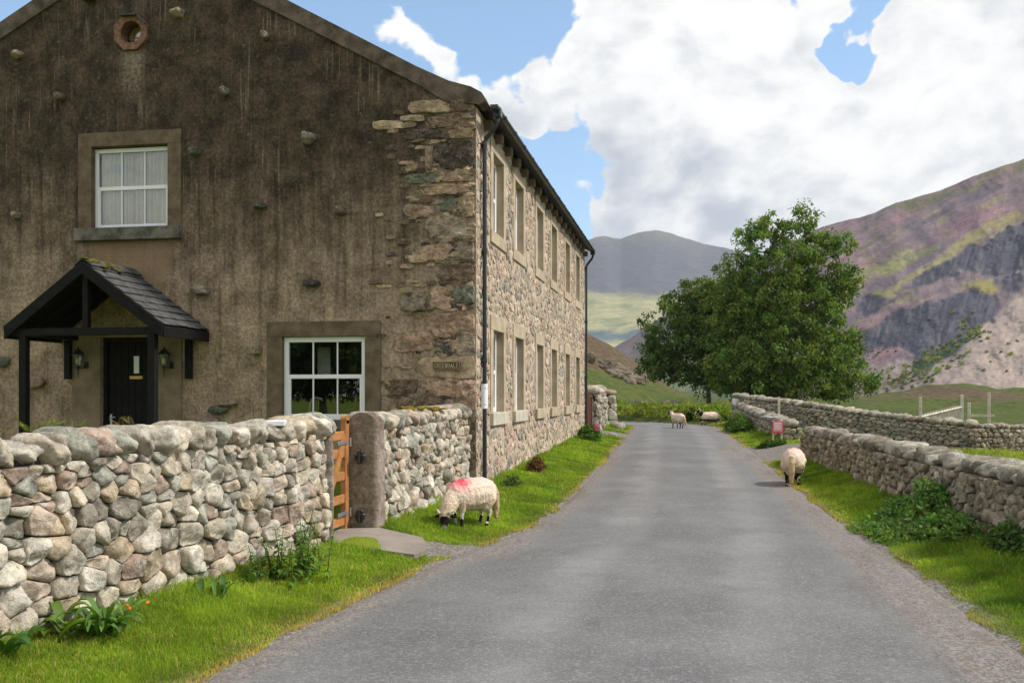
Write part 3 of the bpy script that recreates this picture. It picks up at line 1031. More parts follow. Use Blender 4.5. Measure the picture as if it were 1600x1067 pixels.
def stone_from_cell(mb, poly, fn, rng, H, gap, cols, nth=20, rings=(1.0, 0.95, 0.84, 0.66, 0.4), rnd=2, back=0.09, tilt=0.25, offs=0.02, rough=1.0, facets=3, pw=3.0, qf=1.0):
    poly = np.array(poly)
    a = poly; b = np.roll(poly, -1, 0)
    cr = a[:, 0] * b[:, 1] - b[:, 0] * a[:, 1]
    A = cr.sum() / 2
    if abs(A) < 0.0006: return
    c = np.array([((a[:, 0] + b[:, 0]) * cr).sum(), ((a[:, 1] + b[:, 1]) * cr).sum()]) / (6 * A)
    th = np.arange(nth) * 2 * PI / nth + rng.uniform(0, .3)
    D = np.stack([np.cos(th), np.sin(th)], 1)
    e = b - a
    ac = a - c
    den = D[:, 0:1] * e[None, :, 1] - D[:, 1:2] * e[None, :, 0]
    den = np.where(np.abs(den) < 1e-9, 1e-9, den)
    t = (ac[None, :, 0] * e[None, :, 1] - ac[None, :, 1] * e[None, :, 0]) / den
    s = (ac[None, :, 0] * D[:, 1:2] - ac[None, :, 1] * D[:, 0:1]) / den
    t = np.where((t > 1e-6) & (s >= -1e-4) & (s <= 1.0001), t, 1e9)
    r = t.min(1)
    if r.max() > 50: return
    rs = r
    for _ in range(rnd):
        rs = 0.25 * np.roll(rs, 1) + 0.5 * rs + 0.25 * np.roll(rs, -1)
    r = np.minimum(r, rs * 1.03) - gap
    rm = r.mean()
    if rm < 0.018: return
    r = np.maximum(r, rm * 0.3)
    seed = int(rng.integers(1, 9000))
    rr = np.array(rings)
    R2 = np.concatenate([rr, []])
    UV = c + D[None] * (r[None, :, None] * R2[:, None, None])
    Hs = H * min(1.0, 0.35 + rm / 0.13) * rng.uniform(0.75, 1.25)
    h = Hs * (1 - R2 ** pw) ** 0.5
    h = np.repeat(h[:, None], nth, 1)
    hc = np.array([Hs])
    rel = D[None] * (r[None, :, None] * R2[:, None, None])
    for k in range(facets):
        ph = rng.uniform(0, 2 * PI); sl = rng.uniform(0.15, 0.75) * Hs / rm
        off = Hs * rng.uniform(0.6, 1.0)
        pl = off - sl * (rel[..., 0] * math.cos(ph) + rel[..., 1] * math.sin(ph))
        h = np.minimum(h, np.maximum(pl, 0.12 * Hs)); hc = np.minimum(hc, off)
    tx, ty = rng.uniform(-tilt, tilt, 2)
    h = h + (tx * rel[..., 0] + ty * rel[..., 1]) * (1 - R2[:, None] ** 6)
    o = rng.uniform(-offs, offs)
    h += o; hc += o
    allu = np.concatenate([UV.reshape(-1, 2), c[None]])
    allh = np.concatenate([h.ravel(), hc])
    P3 = np.stack([allu[:, 0], allu[:, 1], allh], 1)
    q = P3 / max(0.05, rm) * 0.9 * qf
    am = 0.17 * rm * rough
    nz = fbm(q, seed, 5, 0.62)
    ring_id = np.concatenate([np.repeat(np.arange(len(rr)), nth), [len(rr)]])
    free = (ring_id > 0)
    allh = allh + nz * am * np.where(free, 1.0, 0.2)
    nz2 = fbm(q + 40, seed + 9, 3, 0.5)
    allu = allu + (allu - c) * (nz2 * 0.05)[:, None] * free[:, None]
    # back ring
    bu = c + (UV[0] - c) * 0.92
    u = np.concatenate([bu[:, 0], allu[:, 0]]); v = np.concatenate([bu[:, 1], allu[:, 1]])
    dd = np.concatenate([np.full(nth, -back), allh])
    V = fn(u, v, dd)
    k = np.arange(nth); k2 = (k + 1) % nth
    Fq = [np.stack([i * nth + k, i * nth + k2, (i + 1) * nth + k2, (i + 1) * nth + k], 1) for i in range(len(rr))]
    top = len(rr) * nth
    Ft = np.stack([top + k, top + k2, np.full(nth, top + nth)], 1)
    col = np.array(cols[int(rng.integers(0, len(cols)))]) * rng.uniform(0.78, 1.22)
    mb.add(V, [np.concatenate(Fq), Ft], col)


_ico = {}


def ico(n):
    if n not in _ico:
        bm = bmesh.new()
        bmesh.ops.create_icosphere(bm, subdivisions=n, radius=1.0)
        V = np.array([list(v.co) for v in bm.verts]); Fc = np.array([[v.index for v in f.verts] for f in bm.faces])
        bm.free()
        _ico[n] = (V, Fc)
    return _ico[n]


def rock(mb, center, dims, rng, col, mtx=None, sub=3, cuts=8, rough=0.10, box=3.0):
    V, Fc = ico(sub)
    r = (np.abs(V) ** box).sum(1) ** (-1 / box)
    for k in range(cuts):
        n = rng.normal(size=3); n /= np.linalg.norm(n)
        c = rng.uniform(0.72, 1.02)
        d = V @ n
        r = np.where(d > 0.05, np.minimum(r, c / np.maximum(d, 0.05)), r)
    P = V * r[:, None]
    s = int(rng.integers(1, 9000))
    P = P * (1 + rough * fbm(P * 1.5 + s, s, 4, 0.55))[:, None]
    P = P * np.array(dims)
    if mtx is not None:
        P = P @ np.array(mtx).T
    mb.add(P + np.array(center), [Fc], col)


# ------------------------------------------------------------------ the house
HX, HY, HEND = -3.47, 15.9, 32.65
APX, APZ, EAZ = -9.45, 9.60, 6.42
HLX = 2 * APX - HX
ZG = -0.2


def gab(px, py):
    dx = (px - 800) / F
    dd = HY / (dx * SN + CS)
    return (dd * (dx * CS - SN), EYE + dd * (HOR - py) / F)


house = thing('house', (HX, HY, 0), 'long two storey house with dark roughcast gable, rubble side wall and slate porch', 'house')


def gmap(u, v, d): return (u, HY - d, v)
def smap(u, v, d): return (HX + d, u, v)


def gmapv(u, v, d): return np.stack([u, HY - d, v], 1)
def smapv(u, v, d): return np.stack([HX + d, u, v], 1)


class Frame:
    """a wall face: u along, v up, n outward"""
    def __init__(self, kind): self.k = kind
    def box(self, mb, u0, u1, v0, v1, n0, n1, bev=0.0):
        if self.k == 'g': mb.box((u0, HY - n1, v0), (u1, HY - n0, v1), bev)
        else: mb.box((HX + n0, u0, v0), (HX + n1, u1, v1), bev)
    def pt(self, u, v, n):
        return gmap(u, v, n) if self.k == 'g' else smap(u, v, n)


FG, FS = Frame('g'), Frame('s')

# openings on the gable, read from the photograph
gwu = [gab(143, 228)[0], gab(263, 228)[0], gab(200, 357)[1], gab(205, 227)[1]]      # upper window u0 u1 v0 v1
gwl = [gab(441, 525)[0], gab(571, 525)[0], gab(505, 657)[1], gab(505, 525)[1]]
gdoor = [gab(158, 600)[0], gab(243, 600)[0], 0.45, gab(200, 527)[1]]
OCT = gab(207, 52)
octR = 0.25


def ring_poly(c, r, n=8, ph=PI / 8):
    return [(c[0] + r * math.cos(ph + 2 * PI * k / n), c[1] + r * math.sin(ph + 2 * PI * k / n)) for k in range(n)]


def rectp(q): return [(q[0], q[2]), (q[1], q[2]), (q[1], q[3]), (q[0], q[3])]


outer = [(HLX, ZG), (HX, ZG), (HX, EAZ), (APX, APZ), (HLX, EAZ)]
holes = [rectp(gwu), rectp(gwl), rectp(gdoor), ring_poly(OCT, octR)]
loops = [[Vector((u, v, 0)) for u, v in outer]] + [[Vector((u, v, 0)) for u, v in h[::-1]] for h in holes]
flat = [p for l in loops for p in l]
tris = tessellate_polygon(loops)
mb = MB()
mb.add(np.array([gmap(p.x, p.y, 0) for p in flat]), [np.array([list(t) for t in tris])])
for h in holes:
    n = len(h)
    V = [gmap(u, v, 0) for u, v in h] + [gmap(u, v, -0.32) for u, v in h]
    mb.add(np.array(V), [np.array([[i, (i + 1) % n, n + (i + 1) % n, n + i] for i in range(n)])])
# end and rear walls, ceiling-high, so that the rooms are closed
mb.add(np.array([(HLX, HY, ZG), (HLX, HEND, ZG), (HLX, HEND, EAZ), (HLX, HY, EAZ)]), [[0, 1, 2, 3]])
mb.add(np.array([(HLX, HEND, ZG), (HX, HEND, ZG), (HX, HEND, EAZ), (APX, HEND, APZ), (HLX, HEND, EAZ)]), [[0, 1, 2, 3, 4]])
gable = mb.build('gable_wall', M['render'], house)
gable['label'] = 'dark weathered roughcast gable wall'

# side wall: windows
SWC = [17.75, 19.98, 22.80, 25.22, 28.02, 30.58]
SWO = []
for c in SWC:
    SWO.append((c - 0.50, c + 0.50, 1.38, 2.86))
    SWO.append((c - 0.50, c + 0.50, 4.60, 6.00))
us_ = sorted(set([HY, HEND] + [q for o in SWO for q in o[:2]]))
vs_ = sorted(set([ZG, EAZ] + [q for o in SWO for q in o[2:]]))
mb = MB()
for i in range(len(us_) - 1):
    for j in range(len(vs_) - 1):
        cu, cv = (us_[i] + us_[i + 1]) / 2, (vs_[j] + vs_[j + 1]) / 2
        if any(o[0] < cu < o[1] and o[2] < cv < o[3] for o in SWO): continue
        mb.add(np.array([smap(us_[i], vs_[j], 0), smap(us_[i + 1], vs_[j], 0), smap(us_[i + 1], vs_[j + 1], 0), smap(us_[i], vs_[j + 1], 0)]), [[0, 1, 2, 3]])
# room divisions
sidew = mb.build('side_wall', M['mortar'], house)
sidew['label'] = 'pinkish rubble stone side wall with pale mortar'
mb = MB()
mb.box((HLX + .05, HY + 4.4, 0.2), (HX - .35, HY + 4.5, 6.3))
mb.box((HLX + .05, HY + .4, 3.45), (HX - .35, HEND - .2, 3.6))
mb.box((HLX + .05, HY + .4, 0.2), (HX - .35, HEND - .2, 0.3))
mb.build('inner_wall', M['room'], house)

# rubble facing of the side wall
rng = np.random.default_rng(5)
L, H = HEND - HY, EAZ - ZG - 0.12
pts, w = courses(L, H, lambda v: 0.165 + 0.03 * math.sin(v * 3.1), 1.35, rng, 0.42)
ex = [(o[0] - 0.24 - HY, o[1] + 0.24 - HY, o[2] - 0.24 - ZG, o[3] + 0.27 - ZG) for o in SWO]
polys = cells(pts, w, (0.02, 0, L, H))
RUB = [(0.50, 0.395, 0.29), (0.52, 0.415, 0.325), (0.50, 0.37, 0.295), (0.45, 0.365, 0.275), (0.40, 0.345, 0.27), (0.29, 0.27, 0.23), (0.53, 0.455, 0.355), (0.52, 0.375, 0.30), (0.50, 0.40, 0.30)]
mb = MB()
for (pu, pv), poly in zip(pts, polys):
    bad = False
    for e in ex:
        if len(poly) < 3: break
        if e[0] < pu < e[1] and e[2] < pv < e[3]: bad = True; break
        mn = np.min(poly, 0); mx = np.max(poly, 0)
        if mx[0] < e[0] or mn[0] > e[1] or mx[1] < e[2] or mn[1] > e[3]: continue
        dl, dr_, dbt, dtp = e[0] - pu, pu - e[1], e[2] - pv, pv - e[3]
        k = int(np.argmax([dl, dr_, dbt, dtp]))
        poly = [clip_poly(poly, 1, 0, e[0]), clip_poly(poly, -1, 0, -e[1]), clip_poly(poly, 0, 1, e[2]), clip_poly(poly, 0, -1, -e[3])][k]
    if bad or len(poly) < 3: continue
    stone_from_cell(mb, poly, lambda u, v, d: smapv(u + HY, v + ZG, d), rng, 0.026, 0.010, RUB, nth=14,
                    rings=(1.0, 0.9, 0.7, 0.4), rnd=1, back=0.03, tilt=0.10, offs=0.008, rough=0.5, facets=2, pw=5.0)
mb.build('rubble_facing', M['rubble'], sidew, cols=True)

# quoins and stones showing through the roughcast at the corner (photo pixel boxes on the gable plane)
QU = [(637, 157, 700, 178, 'b'), (700, 156, 741, 176, 'd'), (583, 189, 640, 203, 't'), (622, 181, 664, 190, 't'), (665, 178, 740, 200, 'd'),
      (624, 204, 695, 218, 'k'), (700, 202, 740, 217, 'b'), (676, 221, 740, 264, 'k'), (664, 222, 678, 266, 'b'), (631, 272, 684, 288, 'g'),
      (690, 268, 740, 284, 'b'), (657, 288, 736, 305, 'p'), (655, 308, 684, 317, 'd'), (685, 308, 716, 330, 'g'), (717, 306, 741, 331, 'b'),
      (631, 320, 679, 341, 'p'), (667, 336, 740, 374, 'e'), (644, 382, 706, 407, 'p'), (708, 375, 741, 408, 'e'), (640, 398, 668, 412, 't'),
      (665, 413, 740, 443, 'd'), (708, 446, 742, 475, 'g'), (624, 459, 668, 486, 'e'), (672, 447, 706, 484, 'p'), (640, 489, 741, 522, 'r'),
      (614, 520, 680, 551, 'r'), (676, 514, 708, 528, 'p'), (711, 525, 742, 555, 'e'), (688, 537, 706, 552, 'g'), (657, 556, 742, 592, 's'),
      (591, 592, 655, 619, 'd'), (620, 614, 695, 646, 'd'), (666, 594, 709, 618, 'r'), (711, 594, 744, 642, 'p'), (717, 644, 745, 690, 'd'),
      (696, 622, 716, 640, 'e'), (600, 648, 660, 672, 'e'), (665, 650, 714, 680, 'd'), (717, 692, 745, 732, 'd'), (716, 734, 745, 775, 'e'),
      (690, 680, 716, 705, 'b')]
QC0 = {  # albedo by kind of stone
      'b': (0.27, 0.215, 0.155), 'd': (0.15, 0.115, 0.085), 't': (0.36, 0.30, 0.22), 'k': (0.075, 0.062, 0.055), 'g': (0.125, 0.135, 0.112),
      'p': (0.32, 0.24, 0.185), 'e': (0.25, 0.22, 0.175), 'r': (0.285, 0.21, 0.155), 's': (0.33, 0.265, 0.19)}
QC = {k: tuple(c * f for c, f in zip(v, (1.40, 1.30, 1.22))) for k, v in QC0.items()}
mb = MB()
rng = np.random.default_rng(8)
for (x0, y0, x1, y1, k) in QU:
    ua, va = gab((x0 + x1) / 2, y1)[0], gab((x0 + x1) / 2, y1)[1]
    u0 = gab(x0, (y0 + y1) / 2)[0]; u1 = min(gab(x1, (y0 + y1) / 2)[0], HX + 0.005)
    v0 = gab((x0 + x1) / 2, y1)[1]; v1 = gab((x0 + x1) / 2, y0)[1]
    hw, hh = (u1 - u0) / 2 * 1.03 , (v1 - v0) / 2 * 1.06
    u1 = min(u1, HX)
    cu, cv = (u0 + u1) / 2, (v0 + v1) / 2
    poly = []
    nn = 16
    ph0 = rng.uniform(0, 6)
    for i in range(nn):
        a = 2 * PI * i / nn
        c_, s_ = math.cos(a), math.sin(a)
        rr = (abs(c_) ** 6 + abs(s_) ** 6) ** (-1 / 6) * (1 + 0.07 * math.sin(2 * a + ph0) + rng.uniform(-.16, .06))
        left_only = rr if x1 < 738 else (rr if c_ < 0.2 else (abs(c_) ** 9 + abs(s_) ** 9) ** (-1 / 9))
        poly.append((cu + hw * c_ * left_only, cv + hh * s_ * left_only))
    stone_from_cell(mb, poly, gmapv, rng, 0.085 if k not in 's' else 0.035, 0.002, [QC[k]], nth=56, rings=(1.0, 0.985, 0.95, 0.86, 0.74, 0.6, 0.44, 0.26, 0.1), rnd=0, back=0.05,
                    tilt=0.14 if k != 's' else .02, offs=0.010 if k != 's' else .002, rough=1.0 if k != 's' else 0.25, facets=5 if k != 's' else 1, pw=9.0, qf=3.0)
# smaller stones and spalls that fill the ragged zone between them
for k in range(760):
    px = 742 - abs(rng.normal(0, 52)); py = rng.uniform(158, 690)
    if px < 585: continue
    ov = [q for q in QU if q[0] + 3 < px < q[2] - 3 and q[1] + 2 < py < q[3] - 2]
    if ov: continue
    u, v = gab(px, py)
    a = rng.uniform(0.045, 0.17); b = rng.uniform(0.022, 0.055)
    u = min(u, HX - a)
    poly = [(u + a * math.copysign(abs(math.cos(t)) ** .6, math.cos(t)) * rng.uniform(.75, 1.1), v + b * math.copysign(abs(math.sin(t)) ** .6, math.sin(t)) * rng.uniform(.7, 1.15)) for t in np.arange(12) * PI / 6]
    stone_from_cell(mb, poly, gmapv, rng, 0.05, 0.001, [QC['e'], QC['d'], QC['b'], QC['t'], QC['p'], QC['k']], nth=26, rings=(1.0, 0.96, 0.85, 0.65, 0.4, .15), rnd=0, back=0.03, facets=4, tilt=.2, offs=.012, pw=7, qf=2.0)
mb.build('quoins', M['quoin'], gable, cols=True)

# through stones that stick out of the gable
TS = [(31, 88, 15, 12, 't'), (98, 153, 17, 13, 'd'), (280, 23, 20, 14, 't'), (143, 1, 22, 9, 'k'), (353, 145, 13, 14, 'e'), (416, 58, 13, 11, 'e'),
      (485, 217, 22, 19, 'e'), (307, 238, 18, 14, 'g'), (28, 338, 14, 11, 't'), (408, 322, 24, 9, 'g'), (533, 330, 20, 14, 'd'), (489, 442, 27, 13, 'k'),
      (317, 454, 32, 14, 'e'), (403, 547, 17, 18, 'b'), (60, 597, 31, 20, 'r'), (6, 566, 26, 18, 'g'), (329, 656, 34, 15, 'p'), (345, 640, 34, 14, 'g'), (361, 629, 30, 11, 'r')]
rng = np.random.default_rng(21)
for (px, py, pw_, ph_, k) in TS:
    u, v = gab(px, py)
    sc = 17.0 / F
    mb = MB()
    rock(mb, (u, HY - 0.06, v), (pw_ * sc / 2 * .98, 0.13, ph_ * sc / 2 * .98), rng, np.array(QC0[k]) * 1.05, sub=3, cuts=7, rough=0.16, box=4.0)
    o = mb.build('through_stone', M['quoin'], gable, cols=True, smooth=False)

# skew coping along the gable
mb = MB()
TOPL = [(HX + 0.17, 6.50), (HX + 0.10, 6.64), (HX - 0.08, 6.745), (HX - 0.45, 6.86), (HX - 1.0, 7.13), (-6.8, 8.42), (APX, 9.84)]
LOWL = [(HX + 0.06, 6.44), (HX - 0.02, 6.46), (HX - 0.12, 6.47), (HX - 0.50, 6.52), (HX - 1.0, 6.84), (-6.8, 8.12), (APX, 9.53)]
for sgn in (1, -1):
    tp = [(u if sgn > 0 else 2 * APX - u, v) for u, v in TOPL]
    lw = [(u if sgn > 0 else 2 * APX - u, v) for u, v in LOWL]
    n = len(tp)
    V = []
    for dd in (0.045, -0.36):
        V += [gmap(u, v, dd) for u, v in tp] + [gmap(u, v, dd) for u, v in lw]
    Fs = []
    for i in range(n - 1):
        Fs += [[i, i + 1, n + i + 1, n + i], [2 * n + i, 3 * n + i, 3 * n + i + 1, 2 * n + i + 1],
               [i, 2 * n + i, 2 * n + i + 1, i + 1], [n + i, n + i + 1, 3 * n + i + 1, 3 * n + i]]
    Fs += [[0, n, 3 * n, 2 * n]]
    mb.add(np.array(V), Fs)
mb.build('skew_coping', M['coping'], house)

# roof
mb = MB()
for sgn in (1, -1):
    e = HX + 0.26 if sgn > 0 else 2 * APX - HX - 0.26
    p0 = [(e, 6.47), (APX, 9.69), (APX, 9.61), (e, 6.40)]
    mb.prism(p0, lambda u, v, d: (u, d, v), HY + 0.37, HEND + 0.12)
roof = mb.build('roof', M['slate'], house)
mb = MB()
mb.tube([(APX, HY + .37, 9.72), (APX, HEND + .12, 9.72)], 0.11, 10)
mb.build('ridge_tiles', M['slate'], roof)
k = HY + 0.55
while k < HEND:                                    # stone corbels under the gutter
    mb = MB()
    mb.box((HX + 0.001, k, 6.20), (HX + 0.16, k + 0.16, 6.36), 0.02)
    mb.build('corbel', M['surround_dark'], house)
    k += 0.92


# ---- rainwater goods
def half_gutter(mb, x, z, y0, y1, r, n=9, t=0.006):
    V, Fs = [], []
    prof = [(x - r * math.cos(PI * k / (n - 1)), z - r * math.sin(PI * k / (n - 1))) for k in range(n)]
    prof += [(x + (r - t) * math.cos(PI * k / (n - 1)), z - (r - t) * math.sin(PI * k / (n - 1))) for k in range(n)]
    m = len(prof)
    V = [(a, y0, b) for a, b in prof] + [(a, y1, b) for a, b in prof]
    for i in range(m):
        j = (i + 1) % m
        Fs.append([i, j, m + j, m + i])
    mb.add(np.array(V), Fs)
    mb.add(np.array([(a, y0, b) for a, b in prof[:n]]), [list(range(n))])
    mb.add(np.array([(a, y1, b) for a, b in prof[:n]]), [list(range(n))])


GUX, GUZ = HX + 0.29, 6.45
mb = MB()
half_gutter(mb, GUX, GUZ, HY + 0.02, HEND + 0.15, 0.065)
gut = mb.build('gutter', M['black_plastic'], house)
k = HY + 0.75
while k < HEND:
    mb = MB()
    half_gutter(mb, GUX, GUZ + .004, k, k + 0.11, 0.074)
    mb.build('gutter_joint', M['black_plastic'], gut)
    k += 1.0


def downpipe(y, topn, wob=0.0):
    mb = MB()
    x = HX + 0.075
    mb.box((GUX - .075, y - .09, 6.30), (GUX + .075, y + .09, 6.475), 0.02)
    pts_ = [(GUX, y, 6.36), (GUX, y, 6.24), (GUX - 0.03, y, 6.17), (x + 0.03, y, 5.98), (x, y, 5.90), (x + wob, y, 4.0), (x, y, 0.04)]
    mb.tube(pts_, 0.037, 12)
    o = mb.build('downpipe', M['black_plastic'], house, smooth=False)
    for zc in (5.88, 4.1, 2.28):
        mb = MB()
        mb.tube([(x, y, zc - .045), (x, y, zc + .045)], 0.046, 12)
        mb.box((HX - .01, y - .07, zc - .015), (x, y + .07, zc + .015))
        mb.build('pipe_clip', M['black_plastic'], o)
    return o


pipe1 = downpipe(16.22, 0)
downpipe(HEND - 0.12, 0)


# ---- windows
def sash(fr, u0, u1, v0, v1, n, parent_label, cols_=3, curtain=None, open_reveal=0.0, rail=0.5, fw=0.085, side_gap=0.0):
    """white framed sash window set n behind the wall face; returns the frame mesh"""
    mb = MB()
    dpt = 0.075
    fr.box(mb, u0, u0 + fw, v0, v1, n - dpt, n, 0.008)
    fr.box(mb, u1 - fw, u1, v0, v1, n - dpt, n, 0.008)
    fr.box(mb, u0 + fw, u1 - fw, v1 - fw * 1.1, v1, n - dpt, n - .002, 0.008)
    fr.box(mb, u0 + fw, u1 - fw, v0, v0 + fw * 1.15, n - dpt, n - .002, 0.008)
    vm = v0 + (v1 - v0) * rail
    fr.box(mb, u0 + fw, u1 - fw, vm - 0.035, vm + 0.035, n - dpt + .01, n - 0.010, 0.006)
    # lower sash stands a little proud
    fr.box(mb, u0 + fw, u0 + fw + .035, v0 + fw * 1.15, vm - .035, n - .055, n - .006, 0.005)
    fr.box(mb, u1 - fw - .035, u1 - fw, v0 + fw * 1.15, vm - .035, n - .055, n - .006, 0.005)
    wn = mb.build('window', M['upvc'], house)
    if parent_label: wn['label'] = parent_label
    iu0, iu1 = u0 + fw, u1 - fw
    for k in range(1, cols_):
        uu = iu0 + (iu1 - iu0) * k / cols_
        mb = MB(); fr.box(mb, uu - 0.011, uu + 0.011, v0 + fw * 1.15, vm - .036, n - .05, n - .022)
        mb.build('glazing_bar', M['upvc'], wn)
        mb = MB(); fr.box(mb, uu - 0.011, uu + 0.011, vm + .036, v1 - fw * 1.1, n - .05, n - .022)
        mb.build('glazing_bar', M['upvc'], wn)
    mb = MB()
    fr.box(mb, iu0, iu1, v0 + fw, v1 - fw, n - .042, n - .036)
    mb.build('pane', M['glass'], wn)
    if curtain:
        for (c0, c1, ctop) in curtain:
            mb = MB()
            nu = 110
            V = []
            for i in range(nu + 1):
                uu = c0 + (c1 - c0) * i / nu
                wv = 0.050 * math.sin(i * 0.50 + .8 * math.sin(i * .13)) + 0.016 * math.sin(i * 0.2 + 1)
                V.append(fr.pt(uu, v0 - .05, n - 0.16 + wv)); V.append(fr.pt(uu, ctop, n - 0.16 + wv * .7))
            mb.add(np.array(V), [[2 * i, 2 * i + 2, 2 * i + 3, 2 * i + 1] for i in range(nu)])
            mb.build('curtain', M['curtain'], wn, smooth=True)
    return wn


def surround(fr, wn, u0, u1, v0, v1, wj, wl, hs, proud, mat, smat, sill_ext, sill_out, deep=0.30):
    mb = MB()
    i_ = 0.005                              # lap a little into the opening
    fr.box(mb, u0 - wj, u0 + i_, v0, v1 - i_, -deep - .03, proud, 0.004)
    fr.box(mb, u1 - i_, u1 + wj, v0, v1 - i_, -deep - .03, proud, 0.004)
    fr.box(mb, u0 - wj, u1 + wj, v1 - i_, v1 + wl, -deep - .035, proud + .003, 0.004)
    mb.build('stone_surround', mat, wn)
    mb = MB()
    fr.box(mb, u0 - sill_ext, u1 + sill_ext, v0 - hs, v0 + .006, -deep - .04, sill_out, 0.008)
    mb.build('sill', smat, wn)


# gable windows
u0, u1, v0, v1 = gwu
wn = sash(FG, u0 + 0.002, u1 - .005, v0 + .01, v1 - 0.02, -0.10, 'upper gable sash window with cream curtains', 3, [(u0 + .05, u0 + (u1 - u0) * .47, v0 + (v1 - v0) * 0.97), (u0 + (u1 - u0) * .50, u1 - .05, v0 + (v1 - v0) * 0.97)], rail=0.505, fw=0.07)
ou0, ou1 = gab(123, 300)[0], gab(280, 300)[0]
surround(FG, wn, u0, u1, v0, v1, u0 - ou0, gab(200, 206)[1] - v1, v0 - gab(200, 376)[1], 0.022, M['surround_dark'], M['sill_dark'], u0 - ou0 + .02, 0.13)
u0, u1, v0, v1 = gwl
wn = sash(FG, u0 + 0.005, u1 - .005, v0 + .01, v1 - 0.005, -0.06, 'lower gable sash window with a dark kitchen behind', 3, None, rail=0.52, fw=0.085)
ou0, ou1 = gab(428, 560)[0], gab(590, 560)[0]
surround(FG, wn, u0, u1, v0, v1, u0 - ou0 + .12, gab(505, 502)[1] - v1, 0.16, 0.022, M['surround_dark'], M['sill_dark'], u0 - ou0 + .1, 0.09)
# kitchen tap and worktop behind the lower window
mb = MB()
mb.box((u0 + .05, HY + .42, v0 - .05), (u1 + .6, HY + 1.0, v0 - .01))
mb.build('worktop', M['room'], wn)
mb = MB()
tu = u0 + 0.42
mb.tube([(tu, HY + .2, v0 - .02), (tu, HY + .2, v0 + .28), (tu + .02, HY + .2, v0 + .35), (tu + .10, HY + .2, v0 + .39), (tu + .2, HY + .2, v0 + .37), (tu + .22, HY + .2, v0 + .33)], 0.016, 8)
mb.build('tap', M['steel'], wn, smooth=True)
# blind end of a dresser / bright kitchen units glimpsed inside, left
mb = MB()
mb.box((u0 + .16, HY + 1.2, v0 + .75), (u0 + .40, HY + 1.24, v0 + 1.30), .01)
mb.build('wall_cupboard', M['upvc'], wn)

# side windows
for k, (u0, u1, v0, v1) in enumerate(SWO):
    up = k % 2
    wn = sash(FS, u0 + .005, u1 - .005, v0 + .005, v1 - .005, -0.12, None, 2, None, fw=0.075)
    if k in (0, 1, 2, 3):
        sm = M['sill_pale'] if not up else M['sandstone']
    else:
        sm = M['sandstone']
    surround(FS, wn, u0, u1, v0, v1, 0.22, 0.25, 0.22, 0.022, M['sandstone'], sm, 0.225 if up else 0.24, 0.035 if up else 0.075, 0.30)

# round-headed little window high in the gable: an octagonal terracotta eye
mb = MB()
po, pi_ = ring_poly(OCT, 0.315), ring_poly(OCT, 0.20, 16, PI / 16)
po2, pi_ = [], []
for k in range(16):
    a = k * PI / 8
    r = 0.335 if k % 2 else 0.335 * math.cos(PI / 8)
    po2.append((OCT[0] + r * math.cos(a), OCT[1] + r * math.sin(a)))
    pi_.append((OCT[0] + .195 * math.cos(a), OCT[1] + .195 * math.sin(a)))
V = []
for pl, dd in ((po2, 0.075), (po2, -0.02), (pi_, 0.06), (pi_, -0.22)):
    V += [gmap(u, v, dd) for u, v in pl]
Fs = []
for i in range(16):
    j = (i + 1) % 16
    Fs += [[i, j, 32 + j, 32 + i], [i, 16 + i, 16 + j, j], [32 + i, 32 + j, 48 + j, 48 + i]]
mb.add(np.array(V), Fs)
ow = mb.build('window', M['terracotta'], house)
ow['label'] = 'small round gable window in an octagonal terracotta surround'
mb = MB()
mb.prism(ring_poly(OCT, 0.21, 16), gmap, -0.17, -0.164)
mb.build('pane', M['glass'], ow)
mb = MB()
mb.prism(ring_poly(OCT, 0.24, 16), gmap, -0.24, -0.235)
mb.build('blind', M['blind'], ow)
mb = MB()
for q in (-0.07, 0.07):
    FG.box(mb, OCT[0] + q - .008, OCT[0] + q + .008, OCT[1] - .2, OCT[1] + .2, -0.163, -0.150)
FG.box(mb, OCT[0] - .2, OCT[0] + .2, OCT[1] - 0.008 - .03, OCT[1] + .008 - .03, -0.162, -0.152)
mb.build('glazing_bars', M['surround_dark'], ow)
mb = MB()                                                     # slate hood over it
for (a0, a1) in ((60, 120), (20, 62)):
    r0 = 0.33
    A_, B_ = math.radians(a0), math.radians(a1)
    p0 = Vector((OCT[0] + r0 * math.cos(A_), 0, OCT[1] + r0 * math.sin(A_))); p1 = Vector((OCT[0] + r0 * math.cos(B_), 0, OCT[1] + r0 * math.sin(B_)))
    up_ = (p1 - p0).normalized(); nn_ = Vector((-up_.z, 0, up_.x)) * -0.022
    q = [p0, p1, p1 - nn_, p0 - nn_]
    mb.prism([(v.x, v.z) for v in q], gmap, -0.02, 0.15)
mb.build('hood', M['slate'], ow)

# front door
u0, u1, v0, v1 = gdoor
mb = MB()
FG.box(mb, u0, u0 + .07, v0, v1, -.2, -.06, .006); FG.box(mb, u1 - .07, u1, v0, v1, -.2, -.06, .006); FG.box(mb, u0 + .07, u1 - .07, v1 - .07, v1, -.2, -.062, .006)
nb = 7
sl0, sl1, slv0, slv1 = gab(204, 560)[0], gab(212, 560)[0], gab(208, 583)[1], gab(208, 556)[1]
for k in range(nb):
    a = u0 + .075 + (u1 - u0 - .15) * k / nb; b = u0 + .075 + (u1 - u0 - .15) * (k + 1) / nb
    FG.box(mb, a + .003, b - .003, v0, v1 - .075, -.19, -.12, .007)
door = mb.build('door', M['black_wood'], house)
mb = MB(); FG.box(mb, sl0 - .02, sl1 + .02, slv0 - .02, slv1 + .02, -.125, -.110, .004); mb.build('light_frame', M['black_wood'], door)
mb = MB(); FG.box(mb, sl0, sl1, slv0, slv1, -.112, -.104); mb.build('door_light', M['paper'], door)
